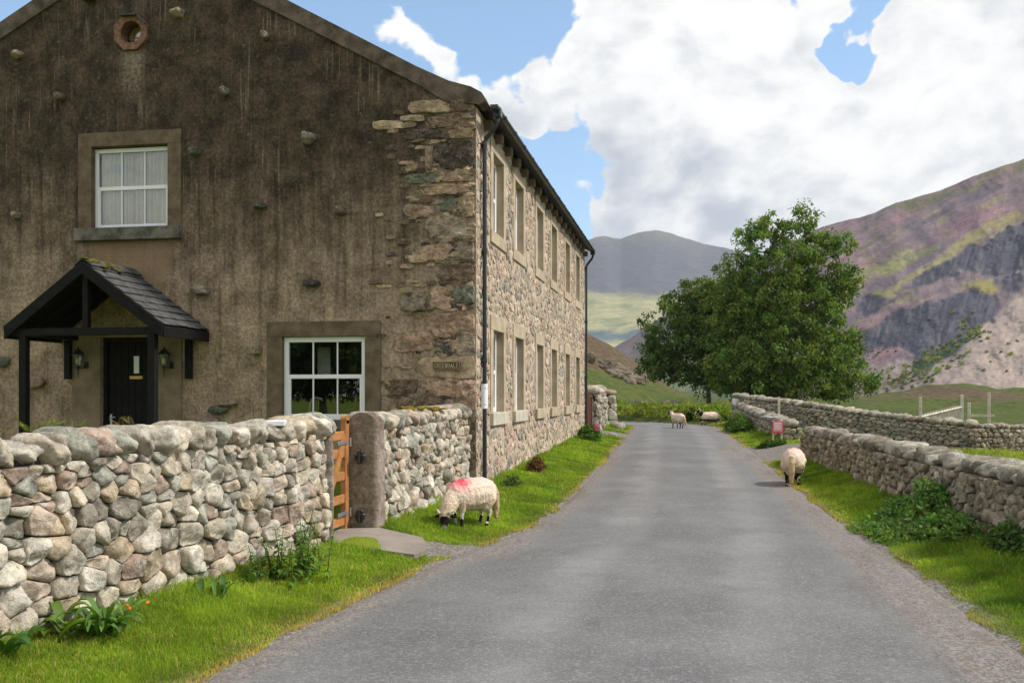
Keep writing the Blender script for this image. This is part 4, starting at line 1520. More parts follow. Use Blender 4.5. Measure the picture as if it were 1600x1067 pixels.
mb = MB(); FG.box(mb, gab(197, 589)[0], gab(217, 589)[0], gab(207, 592)[1], gab(207, 587)[1], -.121, -.108, .003); mb.build('letter_box', M['brass'], door)
mb = MB(); FG.box(mb, u0 + .10, u0 + .14, gab(170, 668)[1], gab(170, 647)[1], -.121, -.112, .003)
mb.tube([gmap(u0 + .12, gab(170, 652)[1], -.112), gmap(u0 + .12, gab(170, 652)[1], -.07), gmap(u0 + .23, gab(170, 652)[1], -.07)], 0.010, 8)
mb.build('handle', M['steel'], door)
mb = MB()                                                     # smooth panel of render round the door
pu0, pu1 = gab(113, 600)[0], gab(285, 600)[0]
FG.box(mb, pu0, u0 - .001, 0.2, v1 + .14, -.01, .028, .01); FG.box(mb, u1 + .001, pu1, 0.2, v1 + .14, -.01, .028, .01); FG.box(mb, u0 - .001, u1 + .001, v1, v1 + .14, -.01, .027, .01)
mb.build('door_surround', M['porch_render'], door)

# ---- porch
PF = 14.40                                                   # front plane
PCX, PHW, PEZ, PTZ = -9.58, 1.40, 2.80, 3.83
porch = None
mb = MB()
# two slate slopes, built from overlapping courses of slates
rngp = random.Random(4)
slate_mb = MB()
sl_len = math.hypot(PHW, PTZ - PEZ)
ndir = Vector((PTZ - PEZ, 0, PHW)).normalized()
for sgn in (1, -1):
    nrow = 8
    for r_ in range(nrow):
        t0, t1 = r_ / nrow, (r_ + 1.25) / nrow
        y = PF + 0.001
        first = True
        while y < HY - 0.02:
            wd = rngp.uniform(0.20, 0.30) if not (first and r_ % 2) else 0.12
            first = False
            y1_ = min(y + wd, HY - .01)
            t1c = min(t1, 1.0)
            lift0, lift1 = 0.028 + rngp.uniform(0, .006), 0.006
            j = rngp.uniform(-.008, .008)
            def P(t, yy, lf):
                x = PCX + sgn * PHW * (1 - t) + sgn * ndir.x * lf
                return (x, yy, PEZ + (PTZ - PEZ) * t + ndir.z * lf)
            a = [P(t0 + j, y + .003, lift0), P(t0 + j, y1_ - .003, lift0), P(t1c, y1_ - .003, lift1), P(t1c, y + .003, lift1)]
            b = [P(t0 + j, y + .003, lift0 - .011), P(t0 + j, y1_ - .003, lift0 - .011), P(t1c, y1_ - .003, lift1 - .011), P(t1c, y + .003, lift1 - .011)]
            slate_mb.add(np.array(a + b), [[0, 1, 2, 3], [7, 6, 5, 4], [0, 4, 5, 1], [1, 5, 6, 2], [2, 6, 7, 3], [3, 7, 4, 0]])
            y = y1_
porch = slate_mb.build('porch', M['slate'], house)
porch['label'] = 'open black timber porch under a small slate roof'
# ridge, boarding, barge boards
mb = MB()
for k in range(4):
    y0_ = PF - .01 + k * 0.375
    for sgn in (1, -1):
        q = [(PCX, PTZ + .075), (PCX + sgn * .15, PTZ - .035), (PCX + sgn * .15, PTZ - .055), (PCX, PTZ + .05)]
        mb.prism(q, lambda u, v, d: (u, d, v), y0_, y0_ + 0.37)
mb.build('ridge_tiles', M['slate'], porch)
mb = MB()
for sgn in (1, -1):
    q = [(PCX + sgn * PHW, PEZ - .012), (PCX, PTZ - .012), (PCX, PTZ - .035), (PCX + sgn * PHW, PEZ - .035)]
    mb.prism(q, lambda u, v, d: (u, d, v), PF + .02, HY - .02)
    # rafters
    for k in range(4):
        y0_ = PF + 0.12 + k * 0.4
        q2 = [(PCX + sgn * (PHW - .06), PEZ + .0), (PCX + sgn * .01, PTZ - .05), (PCX + sgn * .01, PTZ - .14), (PCX + sgn * (PHW - .06), PEZ - .09)]
        mb.prism(q2, lambda u, v, d: (u, d, v), y0_, y0_ + .05)
mb.build('roof_boards', M['black_wood'], porch)
mb = MB()
for sgn in (1, -1):
    q = [(PCX + sgn * PHW, PEZ + .01), (PCX, PTZ + .01), (PCX, PTZ - .19), (PCX + sgn * (PHW - .02), PEZ - .185)]
    mb.prism(q, lambda u, v, d: (u, d, v), PF - .035, PF)
mb.build('barge_board', M['black_wood'], porch)
for sgn in (1, -1):
    mb = MB()
    x = PCX + sgn * PHW
    mb.box((x - .02, PF, PEZ - .185), (x + .012, HY - .01, PEZ - .02), .006)
    mb.build('fascia', M['black_wood'], porch)
PXL, PXR = -10.70, -8.42
for x in (PXL, PXR):
    mb = MB()
    mb.box((x - .062, PF + .04, gz1(x, PF)), (x + .062, PF + .165, 2.66), .008)
    mb.build('post', M['black_wood'], porch)
mb = MB()
mb.box((PCX - PHW + .05, PF + .045, 2.66), (PCX + PHW - .05, PF + .16, 2.78), .006)
for x in (PXL, PXR):
    mb.box((x - .055, PF + .161, 2.665), (x + .055, HY - .02, 2.775), .006)
mb.build('tie_beam', M['black_wood'], porch)
mb = MB()
mb.box((PCX - .05, PF + .05, 2.781), (PCX + .05, PF + .15, PTZ - .1), .006)
mb.build('king_post', M['black_wood'], porch)
for x in (PXL - .12, PXR - .1):
    mb = MB()
    mb.box((x - .06, HY - .11, 1.98), (x + .06, HY - .03, 2.66), .01)
    mb.build('wall_post', M['black_wood'], porch)
# moss on the porch ridge
mb = MB()
rng = np.random.default_rng(31)
for k in range(46):
    y = PF + rng.uniform(-.0, .85) ** 1.0
    sg = rng.choice([1, 1, -1]); tt = abs(rng.normal(0, .10))
    rock(mb, (PCX + sg * tt, y, PTZ + .065 - tt * .75), (rng.uniform(.03, .075), rng.uniform(.03, .08), rng.uniform(.015, .032)), rng, np.array((0.17, 0.145, 0.02)) * rng.uniform(.6, 1.3), sub=2, cuts=2, rough=.3, box=2)
mb.build('moss', M['leaf'], porch, cols=True)

# ---- wall lanterns
def lantern(u, zc, label):
    n0 = 0.028
    L_ = thing('wall_lantern', gmap(u, zc, n0), label, 'lantern', 'black carriage lanterns by the front door')
    y0 = HY - n0
    mb = MB()
    mb.box((u + .075 - .045, y0 - .022, zc - .10), (u + .075 + .045, y0 + .002, zc + .02), .008)
    mb.tube([(u + .075, y0 - .02, zc - .03), (u + .06, y0 - .09, zc - .09), (u + .02, y0 - .135, zc - .10), (u, y0 - .14, zc - .04)], .011, 8)
    mb.build('bracket', M['black_plastic'], L_)
    mb = MB()
    cx, cy = u, y0 - .14
    mb.tube([(cx, cy, zc - .26), (cx, cy, zc - .12), (cx, cy, zc - .06)], [.006, .016, .045], 8)
    mb.tube([(cx, cy, zc - .06), (cx, cy, zc - .045)], .06, 6)
    for k in range(6):
        a = 2 * PI * k / 6
        mb.tube([(cx + .055 * math.cos(a), cy + .055 * math.sin(a), zc - .05), (cx + .085 * math.cos(a), cy + .085 * math.sin(a), zc + .13)], .006, 5)
    mb.tube([(cx, cy, zc + .13), (cx, cy, zc + .145), (cx, cy, zc + .20), (cx, cy, zc + .225), (cx, cy, zc + .25), (cx, cy, zc + .28)], [.105, .105, .06, .03, .014, .004], 12)
    mb.build('cage', M['black_plastic'], L_)
    mb = MB()
    mb.tube([(cx, cy, zc - .045), (cx, cy, zc + .129)], [.052, .08], 6)
    mb.build('glass', M['glass'], L_)
    mb = MB()
    mb.tube([(cx, cy, zc - .03), (cx, cy, zc + .02), (cx, cy, zc + .07), (cx, cy, zc + .09)], [.016, .028, .022, .004], 8)
    mb.build('bulb', M['white_paint'], L_, smooth=True)


ul, vl = gab(131, 567); lantern(ul, vl, 'black carriage lantern left of the front door')
ul, vl = gab(264, 567); lantern(ul, vl, 'black carriage lantern between front door and right porch post')

# ---- name board
s0, s1 = gab(678, 571), gab(721, 571)
zt, zb = gab(700, 565)[1], gab(700, 578)[1]
NB = 0.078
sign = thing('name_board', gmap(s0[0], zb, NB), 'small black house sign with gold letters on corner stone', 'sign')
mb = MB(); FG.box(mb, s0[0], s1[0], zb, zt, NB - .03, NB + .016, .003); mb.build('board', M['sign_black'], sign)
mb = MB()
b_ = .006
for (a0, a1, c0, c1) in ((s0[0] + .004, s1[0] - .004, zt - .004 - b_, zt - .004), (s0[0] + .004, s1[0] - .004, zb + .004, zb + .004 + b_),
                         (s0[0] + .004, s0[0] + .004 + b_, zb + .011, zt - .011), (s1[0] - .004 - b_, s1[0] - .004, zb + .011, zt - .011)):
    FG.box(mb, a0, a1, c0, c1, NB + .014, NB + .020)
mb.build('border', M['gold'], sign)
# serif capitals built from strokes: each on a 4 x 6 field
GL = {'G': [((3.6, 4.8), (2.9, 5.8), (1.2, 5.8), (.3, 4.4), (.3, 1.6), (1.2, .2), (2.9, .2), (3.5, 1.0), (3.5, 2.6)), ((2.3, 2.6), (4.0, 2.6)), ((3.6, 4.3), (3.6, 5.8))],
      'R': [((.7, 0), (.7, 6)), ((0, 0), (1.5, 0)), ((0, 5.9), (2.6, 5.9), (3.5, 5.2), (3.5, 3.8), (2.6, 3.1), (.7, 3.1)), ((2.0, 3.1), (3.5, 0), (4.1, 0))],
      'E': [((.7, 0), (.7, 6)), ((0, 0), (3.6, 0), (3.6, 1.2)), ((0, 5.9), (3.5, 5.9), (3.5, 4.8)), ((.7, 3.1), (2.7, 3.1)), ((2.7, 2.5), (2.7, 3.7))],
      'N': [((.7, 0), (.7, 6)), ((0, 0), (1.4, 0)), ((0, 5.9), (.8, 5.9), (3.4, 0)), ((3.4, 0), (3.4, 6)), ((2.7, 5.9), (4.1, 5.9))],
      'D': [((.7, 0), (.7, 6)), ((0, 0), (2.3, 0), (3.5, 1.2), (3.5, 4.8), (2.3, 5.9), (0, 5.9))],
      'A': [((.3, 0), (2.0, 6), (3.7, 0)), ((1.0, 2.1), (3.0, 2.1)), ((-.2, 0), (1.0, 0)), ((3.0, 0), (4.2, 0))],
      'L': [((.7, 0), (.7, 6)), ((0, 5.9), (1.5, 5.9)), ((0, 0), (3.6, 0), (3.6, 1.4))]}
mb = MB()
word = 'GREENDALE'
tw = (s1[0] - s0[0]) - .05
adv = tw / len(word); hgt = (zt - zb) * 0.54
for k, ch in enumerate(word):
    ox = s0[0] + .027 + adv * k; oz = zb + (zt - zb) * 0.25
    for st in GL[ch]:
        for (a, b) in zip(st[:-1], st[1:]):
            p = Vector((ox + a[0] / 4 * adv * .80, oz + a[1] / 6 * hgt)); q = Vector((ox + b[0] / 4 * adv * .80, oz + b[1] / 6 * hgt))
            dv = (q - p); nl = Vector((-dv.y, dv.x)).normalized() * (.0042 if abs(dv.y) > abs(dv.x) else .0032)
            ext = dv.normalized() * .002
            pl = [p - ext + nl, p - ext - nl, q + ext - nl, q + ext + nl]
            mb.prism([(t.x, t.y) for t in pl], gmap, NB + .013 + .0002 * (k % 3), NB + .021 + .0001 * len(st))
mb.build('lettering', M['gold'], sign)

# ---- notice tied to the downpipe
zt, zb = EYE + (HOR - 600) / F * 16.35, EYE + (HOR - 639) / F * 16.35
pn = thing('paper_notice', (HX + .075, 16.22, zb), 'white paper notice in a sleeve tied round the black downpipe', 'notice')
mb = MB()
nseg = 10
V = []
for i in range(nseg + 1):
    a = -PI * 0.78 + (PI * 0.78 + 0.5) * i / nseg
    rr = 0.047 + 0.012 * (abs(a + .6)) ** 2 * .5
    for z in (zb, zt):
        V.append((HX + .075 + rr * math.cos(a), 16.22 + rr * math.sin(a), z + .012 * (i / nseg)))
V2 = [(HX + .075 + (x - HX - .075) * .97, 16.22 + (y - 16.22) * .97, z) for x, y, z in V]
n2_ = len(V)
Fs = [[2 * i, 2 * i + 2, 2 * i + 3, 2 * i + 1] for i in range(nseg)] + [[n2_ + 2 * i, n2_ + 2 * i + 1, n2_ + 2 * i + 3, n2_ + 2 * i + 2] for i in range(nseg)]
Fs += [[2 * i, n2_ + 2 * i, n2_ + 2 * i + 2, 2 * i + 2] for i in range(nseg)] + [[2 * i + 1, 2 * i + 3, n2_ + 2 * i + 3, n2_ + 2 * i + 1] for i in range(nseg)]
mb.add(np.array(V + V2), Fs)
mb.build('sheet', M['paper'], pn, smooth=False)
mb = MB()
for zc in (zb + .08, zt - .06):
    mb.tube([(HX + .075 + .052 * math.cos(a), 16.22 + .052 * math.sin(a), zc) for a in np.linspace(0, 2 * PI, 15)], .004, 5, cap=False)
mb.build('tie', M['steel'], pn)

# ------------------------------------------------------------------ dry stone walls
PAL_L = [(0.49, 0.43, 0.335), (0.56, 0.505, 0.41), (0.42, 0.37, 0.285), (0.39, 0.37, 0.30), (0.32, 0.315, 0.26), (0.50, 0.405, 0.315), (0.46, 0.37, 0.26), (0.58, 0.53, 0.44), (0.38, 0.285, 0.225), (0.47, 0.42, 0.335), (0.53, 0.46, 0.355), (0.28, 0.25, 0.20)]
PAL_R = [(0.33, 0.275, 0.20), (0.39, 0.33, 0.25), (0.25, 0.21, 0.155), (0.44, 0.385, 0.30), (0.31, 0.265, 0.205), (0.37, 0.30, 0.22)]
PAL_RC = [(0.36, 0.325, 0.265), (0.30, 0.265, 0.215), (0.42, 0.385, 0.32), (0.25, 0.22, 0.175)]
PAL_T = [(0.36, 0.32, 0.25), (0.42, 0.375, 0.30), (0.31, 0.275, 0.215), (0.39, 0.315, 0.245), (0.29, 0.28, 0.235)]


class Line:
    def __init__(self, pts, side):
        self.p = np.array(pts, float)
        d = np.diff(self.p, axis=0)
        self.s = np.concatenate([[0], np.cumsum(np.hypot(d[:, 0], d[:, 1]))])
        self.L = self.s[-1]
        self.side = side

    def at(self, u):
        u = np.asarray(u, float)
        uc = np.clip(u, 0, self.L)
        x = np.interp(uc, self.s, self.p[:, 0]); y = np.interp(uc, self.s, self.p[:, 1])
        e = 0.15
        tx = np.interp(np.clip(uc + e, 0, self.L), self.s, self.p[:, 0]) - np.interp(np.clip(uc - e, 0, self.L), self.s, self.p[:, 0])
        ty = np.interp(np.clip(uc + e, 0, self.L), self.s, self.p[:, 1]) - np.interp(np.clip(uc - e, 0, self.L), self.s, self.p[:, 1])
        l = np.hypot(tx, ty); tx, ty = tx / l, ty / l
        x = x + (u - uc) * tx; y = y + (u - uc) * ty
        return x, y, tx, ty, -ty * self.side, tx * self.side


def stone_wall(label, pts, side, top, thick, size, cap, pal, capal, seed, mat='stone', ends=(False, False), asp=1.25, nth=20, bulge=0.075, group=None,
               capw=(0.22, 0.42), capround=3.0, rings=(1.0, 0.95, 0.84, 0.66, 0.4), capmat=None, capjit=0.03, batter=0.06, base_extra=0.10, capsub=3, back=False, caph=(.85, 1.18), caprough=.13, capcuts=8):
    """side=+1: the seen face is on the left of the line as drawn. top: list of (u, z)"""
    rng = np.random.default_rng(seed)
    ln = Line(pts, side)
    x0, y0 = pts[0]
    root = thing('stone_wall', (x0, y0, gz1(x0, y0)), label, 'stone wall', group)
    tu = [a for a, b in top]; tz = [b for a, b in top]
    uu = np.linspace(0, ln.L, max(4, int(ln.L / 0.5)))
    xx, yy, tx, ty, nx, ny = ln.at(uu)
    bz = gz(xx + nx * 0.05, yy + ny * 0.05) - base_extra
    tzz = np.interp(uu, tu, tz)
    Hm = float(np.max(tzz - bz)) - cap

    def fz(u, v):
        b = np.interp(u, uu, bz); t = np.interp(u, uu, tzz) - cap
        return b + v / Hm * (t - b)

    def fn(u, v, d):
        x, y, tx, ty, nx, ny = ln.at(u)
        w = 0.035 * fbm(np.stack([u * .7, v * .9, u * 0 + seed], -1), seed, 2)
        dd = d - batter * v + w
        return np.stack([x + nx * dd, y + ny * dd, fz(u, v)], -1)

    mb = MB()
    pts_, w = courses(ln.L, Hm, lambda v: size * (1.25 - 0.4 * v / Hm), asp, rng)
    for poly in cells(pts_, w, (0, 0, ln.L, Hm)):
        if len(poly) < 3: continue
        stone_from_cell(mb, poly, fn, rng, bulge, 0.0045, pal, nth=nth, rings=rings, rnd=int(rng.integers(0, 2)), pw=rng.uniform(3.2, 8.0), facets=int(rng.integers(3, 7)), tilt=.42, offs=.032, rough=1.35, qf=1.9)
    for e, flag in enumerate(ends):
        if not flag: continue
        u_end = 0 if e == 0 else ln.L
        x, y, tx, ty, nx, ny = [float(q) for q in ln.at(np.array([u_end]))] if False else [float(q[0]) for q in ln.at(np.array([u_end]))]
        sg = -1 if e == 0 else 1

        def fe(u, v, d, x=x, y=y, tx=tx, ty=ty, nx=nx, ny=ny, sg=sg, u_end=u_end):
            ins = batter * v + u
            return np.stack([x - nx * ins + tx * sg * d, y - ny * ins + ty * sg * d, fz(np.full_like(u, u_end), v)], -1)
        p2, w2 = courses(thick, Hm, lambda v: size * 1.25, 1.5, rng)
        for poly in cells(p2, w2, (0, 0, thick, Hm)):
            if len(poly) < 3: continue
            stone_from_cell(mb, poly, fe, rng, bulge, 0.007, pal, nth=nth, rings=rings, rnd=2)
    if back:
        def fb(u, v, d):
            x, y, tx, ty, nx, ny = ln.at(u)
            dd = thick - batter * v + d
            return np.stack([x - nx * dd, y - ny * dd, fz(u, v)], -1)
        p2, w2 = courses(ln.L, Hm, lambda v: size * 1.2, asp, rng)
        for poly in cells(p2, w2, (0, 0, ln.L, Hm)):
            if len(poly) < 3: continue
            stone_from_cell(mb, poly, fb, rng, bulge, 0.007, pal, nth=12, rings=(1.0, .85, .5), rnd=2)
    mb.build('face_stones', M[mat], root, cols=True, smooth=True)
    # hearting
    mb = MB()
    n = len(uu)
    sec = []
    e0 = 0.05
    uin = np.clip(uu, 0.06, ln.L - 0.06)
    xx, yy, tx, ty, nx, ny = ln.at(uin)
    zt = tzz - cap * 0.62
    f0 = 0.045
    V = np.concatenate([np.stack([xx - nx * f0, yy - ny * f0, bz - .2], 1),
                        np.stack([xx - nx * (f0 + batter * Hm), yy - ny * (f0 + batter * Hm), zt], 1),
                        np.stack([xx - nx * (thick - f0 - batter * Hm), yy - ny * (thick - f0 - batter * Hm), zt], 1),
                        np.stack([xx - nx * (thick - f0), yy - ny * (thick - f0), bz - .2], 1)])
    Fs = []
    for i in range(n - 1):
        for k in range(3):
            Fs.append([k * n + i, k * n + i + 1, (k + 1) * n + i + 1, (k + 1) * n + i])
    Fs += [[0, n, 2 * n, 3 * n], [n - 1, 2 * n - 1, 3 * n - 1, 4 * n - 1]]
    mb.add(V, Fs)
    mb.build('hearting', M['earth'], root)
    # cope
    if cap > 0:
        mb = MB()
        u = -0.02
        while u < ln.L:
            wd = rng.uniform(*capw)
            if u + wd > ln.L + .1: wd = max(0.1, ln.L - u + 0.03)
            um = u + wd / 2
            x, y, tx, ty, nx, ny = [float(q[0]) for q in ln.at(np.array([um]))]
            t = float(np.interp(um, tu, tz))
            h = cap * rng.uniform(*caph)
            zc = t - cap + h / 2 - .015
            off = batter * Hm + (thick - 2 * batter * Hm) / 2 + rng.uniform(-capjit, capjit)
            lean = rng.normal(0, 0.16)
            ct, st = math.cos(lean), math.sin(lean)
            R3 = np.array([[tx * ct, -nx, tx * st * -1], [ty * ct, -ny, -ty * st], [st, 0, ct]])
            rock(mb, (x - nx * off, y - ny * off, zc), (wd / 2 * (1.12 + .35 * caprough), thick / 2 * rng.uniform(0.95, 1.12), h / 2 * (1.15 + .8 * caprough)), rng,
                 np.array(capal[int(rng.integers(0, len(capal)))]) * rng.uniform(.8, 1.2), R3, sub=capsub, cuts=capcuts, rough=caprough, box=capround)
            u += wd * 0.97
        mb.build('cope_stones', M[capmat or mat], root, cols=True, smooth=True)
    return root


W1 = [(-5.02, -1.5), (-4.66, 2.0), (-4.19, 5.45), (-3.66, 9.72)]
w1 = stone_wall('pale boulder wall in the foreground, in front of the house', W1, -1,
                [(0, 1.46), (3.5, 1.45), (7, 1.42), (8.3, 1.45), (9.4, 1.46), (10.2, 1.44), (11.4, 1.50)], 0.52, 0.128, 0.185, PAL_L, PAL_L, 3, nth=24,
                rings=(1.0, 0.96, 0.86, 0.7, 0.46), capround=3.6, capw=(0.11, 0.27), bulge=0.075, capsub=4, caph=(.82, 1.15), caprough=.15, capcuts=11, capjit=.04)
# upright slab that closes the wall at the gate
mb = MB()
rng = np.random.default_rng(12)
rock(mb, (-3.88, 9.80, 0.68), (0.22, 0.05, 0.68), rng, (0.30, 0.245, 0.20), None, sub=4, cuts=4, rough=0.06, box=7.0)
mb.build('end_slab', M['stone'], w1, cols=True, smooth=True)

stone_wall('short pale wall between the stone gatepost and the house corner', [(-3.60, 11.22), (-3.54, 15.84)], -1,
           [(0, 1.47), (2, 1.48), (4.6, 1.52)], 0.48, 0.135, 0.18, PAL_L, PAL_L, 14, nth=20, capround=3.6, capw=(0.11, 0.27), caph=(.82, 1.15), caprough=.15, capcuts=11)

w2 = [o for o in bpy.data.objects if o.name.startswith('stone_wall')][-1]
mb = MB(); rng = np.random.default_rng(66)
for k in range(34):
    q = at(rng.choice([652, 672, 690]) + rng.normal(0, 9), 650, 14.3 + rng.normal(0, .3))
    rock(mb, (q[0] - .12, q[1], 1.50 + rng.uniform(-.02, .02)), (rng.uniform(.03, .08), rng.uniform(.04, .09), rng.uniform(.012, .03)), rng, np.array((.24, .19, .02)) * rng.uniform(.6, 1.3), None, 2, 2, .3, 2)
mb.build('moss', M['leaf'], w2, cols=True)
R1 = [(3.62, 2.0), (3.20, 10.4), (2.86, 17.0), (2.50, 23.9)]
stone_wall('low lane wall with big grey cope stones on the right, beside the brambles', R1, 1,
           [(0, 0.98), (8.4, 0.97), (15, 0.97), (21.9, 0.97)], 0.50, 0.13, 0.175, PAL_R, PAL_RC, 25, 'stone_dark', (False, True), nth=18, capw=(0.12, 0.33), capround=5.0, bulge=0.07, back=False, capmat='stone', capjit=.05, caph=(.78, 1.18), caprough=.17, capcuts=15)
R2 = [(2.62, 29.6), (2.20, 37.0), (1.85, 43.9)]
stone_wall('low lane wall beyond the field entrance, behind the pink notice', R2, 1,
           [(0, 0.98), (7, 1.12), (14.3, 1.35)], 0.5, 0.17, 0.22, PAL_T, PAL_RC, 36, 'stone', (True, False), nth=14, capw=(0.3, 0.6), rings=(1.0, 0.9, 0.7, 0.4), capround=4.0, capsub=2)
T1 = [(1.72, 44.5), (3.6, 41.6), (6.2, 37.8), (8.80, 34.3)]
stone_wall('tall field wall running below the big tree', T1, -1,
           [(0, 1.82), (0.9, 1.70), (3, 1.56), (7, 1.22), (10, 0.98), (12.9, 0.83)], 0.6, 0.19, 0.20, PAL_T, PAL_T, 47, 'stone', (True, False), nth=14, capw=(0.16, 0.34), rings=(1.0, 0.9, 0.7, 0.4), capsub=2, bulge=0.08, capjit=.06)
T2 = [(8.95, 34.0), (12.5, 35.2), (18.5, 37.5), (26, 41)]
stone_wall('darker field wall at the far right, in front of the timber rail', T2, -1,
           [(0, 0.80), (4, 0.70), (12, 0.58), (20, 0.7)], 0.55, 0.17, 0.17, PAL_R, PAL_R, 58, 'stone', (True, False), nth=12, capw=(0.16, 0.32), rings=(1.0, 0.9, 0.7, 0.4), capsub=2, capjit=.06)
stone_wall('rounded boulder wall just past the house, beside the rusty gate', [(-3.22, 35.4), (-3.20, 38.6)], -1,
           [(0, 1.98), (3.2, 2.05)], 0.62, 0.24, 0.26, PAL_T, PAL_L, 69, 'stone', (True, True), nth=16, capw=(0.25, 0.4), capsub=2)
stone_wall('second boulder wall stub past the house, behind the lane-side boulder', [(-2.98, 40.6), (-4.6, 43.6)], -1,
           [(0, 1.95), (3.4, 1.9)], 0.65, 0.28, 0.26, PAL_L, PAL_L, 70, 'stone', (True, True), nth=16, capw=(0.25, 0.45), capsub=2)

# ------------------------------------------------------------------ gatepost and gate
gp = thing('gatepost', (-3.72, 11.04, gz1(-3.6, 11.0)), 'tall squared stone gatepost with rounded top and two iron hinge plates', 'gatepost')
mb = MB()
bm = bmesh.new()
bmesh.ops.create_grid(bm, x_segments=1, y_segments=1, size=0.5)
bm.free()
nu_, nv_ = 40, 64
# body as a lofted rounded box, tooled and weathered
V, Fs = [], []
rows = np.linspace(0, 1, nv_)
zb_, zt_ = gz1(-3.6, 11.0) - .15, 1.50
hwx, hwy = 0.195, 0.14
for r_ in rows:
    z = zb_ + (zt_ - zb_) * r_
    for k in range(nu_):
        a = 2 * PI * k / nu_
        c_, s_ = math.cos(a), math.sin(a)
        q = (abs(c_) ** 7 + abs(s_) ** 7) ** (-1 / 7)
        V.append((c_ * q * hwx, s_ * q * hwy, z))
V = np.array(V)
sh = np.clip((V[:, 2] - (zt_ - 0.20)) / 0.20, 0, 1)
V[:, 2] -= 0.13 * sh * (np.abs(V[:, 0]) / hwx) ** 2.2
V[:, :2] *= (1 + 0.05 * fbm(V * 4, 5, 4, .6) + 0.03 * (1 - (V[:, 2] - zb_) / (zt_ - zb_)))[:, None]
V = V + np.array((-3.72, 11.04, 0))
idx = np.arange(nu_ * nv_).reshape(nv_, nu_)
Q = np.stack([idx[:-1], np.roll(idx[:-1], -1, 1), np.roll(idx[1:], -1, 1), idx[1:]], -1).reshape(-1, 4)
colr = np.tile(np.array((0.25, 0.215, 0.165)), (len(V), 1))
fx = ss(-3.60, -3.54, V[:, 0])[:, None]
colr = colr * (1 - fx) + np.array((0.34, 0.27, 0.225)) * fx  # road side lightened and reddened in the colour, as if sunlit
tp = ss(1.1, 1.4, V[:, 2])[:, None] * 0.5
colr = colr * (1 - tp) + np.array((0.22, 0.16, 0.125)) * tp
mb.add(V, [Q], colr)
top_ring = V[-nu_:]
mb.add(np.concatenate([top_ring, top_ring.mean(0)[None] + np.array([[0, 0, .03]])]), [np.array([[k, (k + 1) % nu_, nu_] for k in range(nu_)])], (0.22, 0.16, 0.13))
mb.build('post_stone', M['quoin'], gp, cols=True, smooth=True)
fy = 11.04 - hwy * 1.02
for zc in (EYE + (HOR - 715) / F * 11.25, EYE + (HOR - 808) / F * 11.25):
    mb = MB()
    xc = -3.735
    mb.box((xc - .035, fy - .035, zc - .07), (xc + .035, fy + .02, zc + .07), .008)
    mb.box((xc - .06, fy - .045, zc - .03), (xc + .06, fy - .02, zc + .03), .008)
    mb.tube([(xc, fy - .06, zc - .06), (xc, fy - .06, zc + .05)], .016, 8)
    mb.build('hinge_plate', M['black_plastic'], gp)

gate = thing('garden_gate', (-3.92, 10.84, gz1(-3.9, 10.4)), 'orange stained timber gate standing in the gap beside the stone gatepost', 'gate')
GXc = -3.90
zb_ = 0.17
mb = MB()
mb.box((GXc - .035, 10.78, zb_), (GXc + .035, 10.885, 1.42), .01)
mb.tube([(GXc - .035, 10.832, 1.42), (GXc + .035, 10.832, 1.42)], .0525, 16)
mb.build('stile', M['gate_wood'], gate)
mb = MB()
mb.box((GXc - .034, 9.90, zb_), (GXc + .034, 9.985, 1.24), .01)
mb.build('stile', M['gate_wood'], gate)
for zc in (0.27, 0.52, 0.78, 1.04, 1.24):
    mb = MB()
    mb.box((GXc - .018, 9.985, zc - .05), (GXc + .018, 10.78, zc + .05), .006)
    mb.build('rail', M['gate_wood'], gate)
mb = MB()
q = [(10.0, 0.30), (10.10, 0.30), (10.77, 1.16), (10.77, 1.26), (10.70, 1.26)]
mb.prism(q, lambda u, v, d: (d, u, v), GXc + .019, GXc + .037)
mb.build('brace', M['gate_wood'], gate)
for zc in (0.36, 1.16):
    mb = MB()
    mb.box((GXc + .036, 10.50, zc - .022), (GXc + .046, 10.80, zc + .022), .003)
    mb.tube([(GXc + .05, 10.88, zc - .05), (GXc + .05, 10.88, zc + .05)], .014, 8)
    mb.build('hinge', M['steel'], gate)

# flagstone in the gateway
fl = MB()
P0 = [(-3.95, 9.90), (-2.80, 9.86), (-2.78, 10.32), (-2.95, 10.72), (-3.50, 10.86), (-3.95, 10.80)]
zf_ = {0: 0.0}
fl.prism(P0, lambda u, v, d: (u, v, gz1(u, v) + .038 + d), -.14, 0.0)
fo = fl.build('flagstone', M['slab'])
fo.location = (0, 0, 0)
tag(fo, 'flat stone slab on the ground in front of the garden gate', 'flagstone')

# ------------------------------------------------------------------ rusty gate past the house
rg = thing('rusty_gate', (-3.5, 33.2, gz1(-3.5, 33.2)), 'rust red iron gate with sloping top between house and boulder wall', 'gate')
z0 = gz1(-3.5, 34) + .05
for y in (33.15, 35.05):
    mb = MB(); mb.box((-3.56, y - .06, z0 - .2), (-3.44, y + .06, z0 + (1.75 if y < 34 else 1.15)), .01); mb.build('post', M['rust'], rg)
mb = MB()
q = [(33.21, z0 + .08), (34.99, z0 + .08), (34.99, z0 + 1.02), (33.21, z0 + 1.55)]
mb.prism(q, lambda u, v, d: (d, u, v), -3.52, -3.48)
lf_ = mb.build('leaf', M['rust'], rg)
mb = MB()
for k in range(5):
    y = 33.3 + k * .36
    mb.box((-3.478, y, z0 + .09), (-3.46, y + .05, z0 + 1.5 - (y - 33.3) * .3))
mb.build('bars', M['rust'], lf_)

